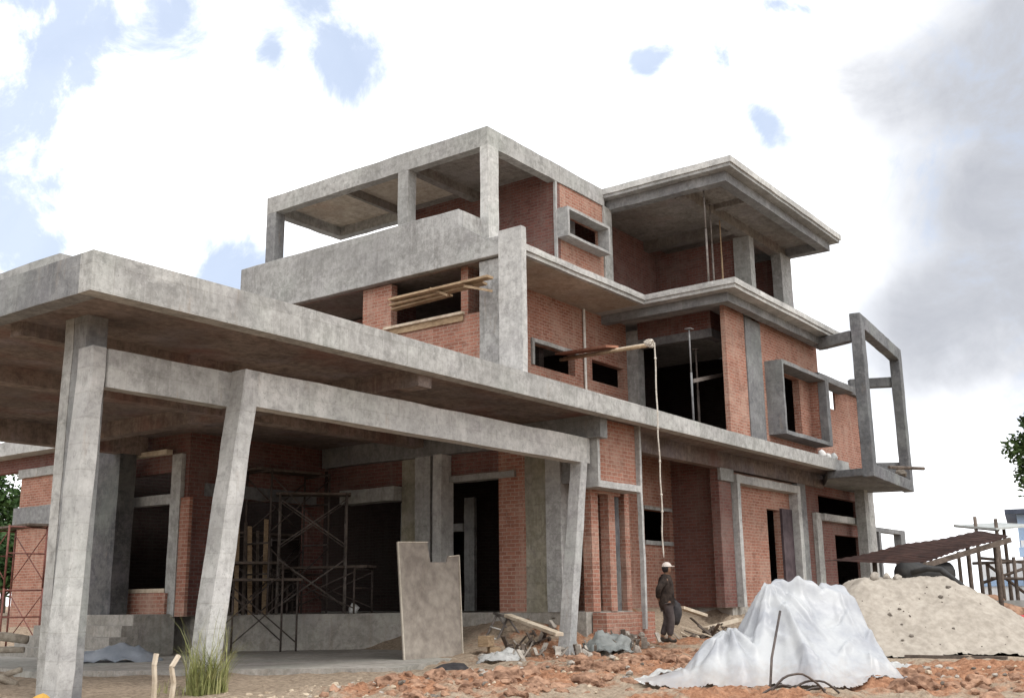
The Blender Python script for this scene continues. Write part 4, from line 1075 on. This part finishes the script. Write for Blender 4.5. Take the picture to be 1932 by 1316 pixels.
# pole frame right of the shelter
t_ = thing('pole_frame', tuple(Pd(1880, 1170, 25)), 'frame of dark poles and rails standing before the blue building', 'pole frame')
for px, top, d in ((1808, 1040, 25.5), (1839, 974, 25), (1878, 978, 24.6), (1893, 990, 26), (1912, 1050, 25), (1931, 1060, 24.6), (1862, 1060, 26), (1950, 985, 25)):
    p = Pd(px, top, d); bm = bmesh.new(); add_tube(bm, [(p.x, p.y, -1.2), p], .05, 7, .04); done('pole', bm, 'wood_dark', t_, True)
for (x0, y0_, x1, y1_, d) in ((1835, 1062, 1990, 1056, 25.1), (1850, 1052, 1990, 1066, 25.8), (1800, 991, 1885, 999, 25.6), (1850, 1100, 1960, 1062, 25.3), (1860, 1062, 1950, 1130, 25.2), (1870, 1090, 1990, 1092, 24.8)):
    bm = bmesh.new(); add_tube(bm, [Pd(x0, y0_, d), Pd(x1, y1_, d)], .035, 6); done('rail', bm, 'wood_dark', t_, True)
bm = bmesh.new(); q = [Pd(1800, 993, 25.4), Pd(1880, 999, 24.4), Pd(1960, 992, 26), Pd(1880, 988, 27)]; add_hex(bm, q, [p + Vector((0, 0, .04)) for p in q]); done('roof_sheet', bm, 'sheet_grey', t_)
# soil bank, grey panel and red tub under it
p = Pd(1835, 1150, 23.5); bm = bmesh.new(); lump(bm, (p.x, p.y, -.7), .75, 17, 4, (1.25, 1.2, .85)); solo('soil_bank', bm, 'clod', 'brown soil bank between the sand pile and the pole frame', 'soil bank', smooth=True)
p, q = Pd(1882, 1172, 23.2), Pd(1990, 1185, 22.6); bm = bmesh.new(); lo = [p, q, q + Vector((.05, .05, 0)), p + Vector((.05, .05, 0))]
lo = [Vector((a.x, a.y, -1.1)) for a in lo]; add_hex(bm, lo, [a + Vector((0, 0, .95)) for a in lo]); solo('panel_board', bm, 'sheet_grey', 'grey board standing under the pole frame at the right edge', 'panel')
p = Pd(1930, 1166, 22.0); bm = bmesh.new(); add_tube(bm, [(p.x, p.y, gz(p.x, p.y)), (p.x, p.y, gz(p.x, p.y) + .3), (p.x, p.y, gz(p.x, p.y) + .62)], .22, 14, .27); solo('red_tub', bm, 'red_plastic', 'red plastic tub at the right edge beside the grey board', 'tub', smooth=True)

# blue building far right
bp = Pd(1935, 1100, 46); fy = Vector((bp.x, bp.y, 0)).normalized(); fx = Vector((fy.y, -fy.x, 0))
t_ = thing('blue_building', (bp.x, bp.y, -1.2), 'pale blue two storey building with dark flat roof far behind at the right', 'building')
def bbox(bm, x0, x1, y0, y1, z0, z1):
    lo = [bp + fx * x + fy * y for x, y in ((x0, y0), (x1, y0), (x1, y1), (x0, y1))]
    add_hex(bm, [Vector((a.x, a.y, z0)) for a in lo], [Vector((a.x, a.y, z1)) for a in lo])
for (n_, mt_, dims) in (('wall', 'paint_white', (0, 9, 0, 8, -1.2, 2.2)), ('upper_wall', 'paint_blue', (-.05, 9, 0.05, 8, 2.2, 3.3)), ('roof', 'roof_navy', (-.5, 9.5, -.5, 8.5, 3.3, 3.5)),
                        ('blue_band', 'paint_blue', (-.1, 9.1, -.1, -.003, 1.5, 1.9)), ('lower_wing', 'paint_white', (-1.7, -.06, 1, 7, -1.2, 1.3)), ('lower_wing_band', 'paint_blue', (-1.75, -.06, .9, .997, .3, .55))):
    bm = bmesh.new(); bbox(bm, *dims); done(n_, bm, mt_, t_)
for k in range(4):
    bm = bmesh.new(); bbox(bm, .6 + 2.1 * k, 1.8 + 2.1 * k, -.05, .04, 2.35, 3.0); done('window', bm, 'glass_dark', t_)
for k in range(4):
    bm = bmesh.new(); bbox(bm, .6 + 2.1 * k, 1.8 + 2.1 * k, -.05, -.004, 0, 1.1); done('window', bm, 'glass_dark', t_)

# trees
def tree(base, h, crown_c, crown_r, n, leaf, mat, label, seed, group):
    random.seed(seed)
    base = Vector(base); t_ = thing('tree', tuple(base), label, 'tree', group)
    bm = bmesh.new(); cc = Vector(crown_c)
    add_tube(bm, [base, base.lerp(cc, .4) + Vector((.1, .1, 0)), cc], h * .03, 8, h * .01)
    cl = []
    for k in range(26):
        v = Vector((random.gauss(0, 1), random.gauss(0, 1), random.gauss(0, .9))).normalized() * random.uniform(.35, 1)
        c = cc + Vector((v.x * crown_r[0], v.y * crown_r[0], v.z * crown_r[1])); cl.append(c)
        if k % 2: add_tube(bm, [base.lerp(cc, random.uniform(.45, .9)), c], h * .009, 5, h * .003)
    done('trunk', bm, 'bark', t_, True)
    bm = bmesh.new()
    for c in cl:
        rr = random.uniform(.28, .5) * crown_r[0]
        for i in range(n // 26):
            d = Vector((random.gauss(0, 1), random.gauss(0, 1), random.gauss(0, .8))); d = d.normalized() * rr * random.random() ** .45
            p = c + d; s = leaf * random.uniform(.6, 1.3)
            u = Vector((random.gauss(0, 1), random.gauss(0, 1), random.gauss(0, .6))).normalized(); v = u.orthogonal().normalized()
            v.rotate(Matrix.Rotation(random.random() * 6, 3, u)); w_ = u.cross(v)
            bm.faces.new([bm.verts.new(p + u * s), bm.verts.new(p + v * s * .45), bm.verts.new(p - u * s), bm.verts.new(p - v * s * .45)])
    done('crown', bm, mat, t_)
p = Pd(1985, 850, 27); tree((p.x + .6, p.y - .9, -1.1), 6, p, (.95, 1.35), 5200, .075, 'leaf_right', 'slender leafy tree reaching in at the right edge', 3, None)
for k, (px, py, d, r0, r1, lab) in enumerate(((-20, 960, 44, 1.7, 2.0, 'dark green tree behind the left scaffold, nearest the brick wing'), (-110, 930, 46, 2.2, 2.4, 'dark green tree at the left edge behind the logs'), (10, 1060, 41, 1.4, 1.2, 'low leafy bush under the trees at the left edge'), (60, 990, 52, 2.2, 2.2, 'dark tree showing past the corner of the brick wing'))):
    p = Pd(px, py, d); tree((p.x, p.y, -1.2), 6, p, (r0, r1), 5200, .13, 'leaf_left', lab, 30 + k, 'trees behind the left wing')

# ------------------------------------------------------------------ the worker
def skin_mesh(name, joints, edges, mat, parent, sub=2):
    me = bpy.data.meshes.new(name + '_cage'); me.from_pydata([j[0] for j in joints], edges, [])
    o = bpy.data.objects.new(name, me); COL.objects.link(o)
    md = o.modifiers.new('skin', 'SKIN'); md.use_smooth_shade = True
    sv = me.skin_vertices[0].data
    for i, j in enumerate(joints):
        r = j[1]; sv[i].radius = (r, r) if not isinstance(r, tuple) else r
    sv[0].use_root = True
    sd = o.modifiers.new('sub', 'SUBSURF'); sd.levels = sub; sd.render_levels = sub
    dg = bpy.context.evaluated_depsgraph_get()
    nm = bpy.data.meshes.new_from_object(o.evaluated_get(dg)); nm.name = name
    bpy.data.objects.remove(o); 
    nm.materials.clear(); nm.materials.append(MATS[mat])
    for p_ in nm.polygons: p_.use_smooth = True
    n_ = bpy.data.objects.new(name, nm); COL.objects.link(n_)
    if parent: n_.parent = parent
    return n_
WP = Pz(1262, 1211, -.88)
for k in range(12): WP = Pz(1262, 1211, gz(WP.x, WP.y))
WH = 1.66
PS = abs(Pd(1262, 1059, WP.dot(CAM_F)).z - WP.z) / 1.70
t_ = thing('person', (WP.x, WP.y, WP.z), 'worker in dark jacket and pale cap walking past the brick walls with a dark bag', 'person')
t_.rotation_euler = (0, 0, math.atan2(CAM_R.y, CAM_R.x)); t_.scale = (PS, PS, PS)    # local +x runs to the right of the picture, +y away from the viewer
hip, chest, neck = Vector((0, 0, .86)), Vector((-.03, 0, 1.2)), Vector((-.01, 0, 1.41))
def hand(base, d, side):
    J, E = [(base, .034), (base + d * .075, .04)], [(0, 1)]
    s = d.orthogonal().normalized(); s = d.cross(s) if abs(s.z) > .9 else s
    for k, L in enumerate((.058, .07, .074, .066)):
        o = base + d * .08 + s * (.021 * (k - 1.5)); n_ = len(J)
        J += [(o, .0095), (o + d * L * .5 + Vector((.006, 0, 0)), .0085), (o + d * L + Vector((.022, 0, 0)), .007)]; E += [(1, n_), (n_, n_ + 1), (n_ + 1, n_ + 2)]
    o = base + d * .025 + s * .034; n_ = len(J)
    J += [(o, .011), (o + d * .035 + s * .022, .0095), (o + d * .06 + s * .025, .008)]; E += [(0, n_), (n_, n_ + 1), (n_ + 1, n_ + 2)]
    return J, E
lw = Vector((-.20, -.06, .92)); rw = Vector((.13, -.10, .80))
J = [(hip, .13), (chest, .15), (neck, .055), (Vector((.02, 0, 1.47)), .052), (Vector((.03, 0, 1.55)), (.078, .092)), (Vector((.03, 0, 1.62)), (.072, .085)),
     (Vector((-.03, -.18, 1.34)), .055), (Vector((-.21, -.24, 1.13)), .043), (lw, .032),
     (Vector((-.02, .18, 1.34)), .055), (Vector((.06, .22, 1.08)), .043), (Vector((.13, .1, .9)), .032),
     (Vector((.0, -.09, .80)), .09), (Vector((.07, -.09, .46)), .06), (Vector((.0, -.09, .09)), .042), (Vector((.13, -.1, .035)), .04),
     (Vector((.0, .09, .80)), .09), (Vector((-.0, .09, .46)), .06), (Vector((-.13, .09, .10)), .042), (Vector((.0, .1, .04)), .04),
     (Vector((.115, 0, 1.535)), .018), (Vector((.105, 0, 1.50)), .022), (Vector((.03, -.088, 1.545)), .02), (Vector((.03, .088, 1.545)), .02)]
E_ = [(0, 1), (1, 2), (2, 3), (3, 4), (4, 5), (1, 6), (6, 7), (7, 8), (1, 9), (9, 10), (10, 11), (0, 12), (12, 13), (13, 14), (14, 15), (0, 16), (16, 17), (17, 18), (18, 19), (4, 20), (4, 21), (4, 22), (4, 23)]
def attach(J, E_, at, base, d, side):
    hj, he = hand(base, d, side); n0 = len(J)
    J += hj; E_ += [(a + n0, b_ + n0) for a, b_ in he]; E_.append((at, n0))
attach(J, E_, 8, lw + Vector((.02, .02, -.03)), Vector((.75, .35, -.55)).normalized(), 1)
attach(J, E_, 11, Vector((.135, .09, .87)), Vector((.1, -.1, -1)).normalized(), -1)
body = skin_mesh('body', J, E_, 'skin', t_)
jk = [(Vector((0, 0, .64)), (.18, .21)), (Vector((-.02, 0, .95)), (.165, .19)), (chest, (.175, .215)), (Vector((-.015, 0, 1.37)), (.14, .17)), (Vector((-.0, 0, 1.46)), .085),
      (Vector((-.03, -.18, 1.34)), .09), (Vector((-.21, -.24, 1.13)), .075), (lw + Vector((-.005, -.01, .02)), .052),
      (Vector((-.02, .18, 1.34)), .09), (Vector((.06, .22, 1.08)), .075), (Vector((.13, .1, .92)), .058)]
skin_mesh('jacket', jk, [(2, 1), (1, 0), (2, 3), (3, 4), (2, 5), (5, 6), (6, 7), (2, 8), (8, 9), (9, 10)], 'jacket', t_)
tr_ = [(Vector((0, 0, .88)), (.15, .165)), (Vector((.0, -.09, .78)), .115), (Vector((.07, -.09, .46)), .088), (Vector((.01, -.09, .13)), .07),
       (Vector((.0, .09, .78)), .115), (Vector((.0, .09, .46)), .088), (Vector((-.12, .09, .14)), .07)]
skin_mesh('trousers', tr_, [(0, 1), (1, 2), (2, 3), (0, 4), (4, 5), (5, 6)], 'trousers', t_)
for y_, x_ in ((-.09, 0.0), (.09, -.13)):
    skin_mesh('boot', [(Vector((x_, y_, .13)), .056), (Vector((x_, y_, .05)), .056), (Vector((x_ + .09, y_, .04)), .05), (Vector((x_ + .17, y_, .035)), .042)], [(0, 1), (1, 2), (2, 3)], 'boots', t_)
def ellip(name, mat, c, r, keep, seg=20):
    bm = bmesh.new(); bmesh.ops.create_uvsphere(bm, u_segments=seg, v_segments=14, radius=1)
    for v in bm.verts: v.co = Vector((v.co.x * r[0], v.co.y * r[1], v.co.z * r[2])) + Vector(c)
    bmesh.ops.delete(bm, geom=[v for v in bm.verts if not keep(v.co)], context='VERTS')
    me = bpy.data.meshes.new(name); bm.to_mesh(me); bm.free()
    for p_ in me.polygons: p_.use_smooth = True
    return link(name, me, mat, t_)
ellip('hair', 'hair', (.012, 0, 1.575), (.098, .1, .115), lambda c: c.x < .045 and c.z > 1.48)
cp = ellip('cap', 'cap', (.022, 0, 1.605), (.112, .108, .105), lambda c: c.z > 1.6)
ellip('cap_brim', 'cap', (.115, 0, 1.612), (.09, .075, .012), lambda c: c.x > .06)
for s in (-1, 1):
    bm = bmesh.new(); bmesh.ops.create_uvsphere(bm, u_segments=8, v_segments=6, radius=.011); bmesh.ops.translate(bm, verts=bm.verts, vec=(.107, .03 * s, 1.56))
    me = bpy.data.meshes.new('eye'); bm.to_mesh(me); bm.free(); link('eye', me, 'hair', t_)
# the bag hanging from the right hand
bm = bmesh.new(); bmesh.ops.create_icosphere(bm, subdivisions=3, radius=1)
for v in bm.verts:
    q = v.co.copy(); v.co = Vector((q.x * .14, q.y * .1, q.z * .23 * (1 - .12 * q.z))) * (1 + .14 * noise.noise(q * 2.5))
rz = Matrix.Rotation(t_.rotation_euler[2], 4, 'Z'); off = rz @ Vector((.17, .08, .56))
bmesh.ops.translate(bm, verts=bm.verts, vec=Vector(t_.location) + off)
add_tube(bm, [Vector(t_.location) + rz @ Vector(v) for v in ((.10, .08, .74), (.13, .08, .80), (.15, .06, .80), (.2, .08, .73))], .012, 6)
solo('carried_bag', bm, 'bag_dark', 'dark soft bag carried at the thigh of the walking worker', 'bag', smooth=True)
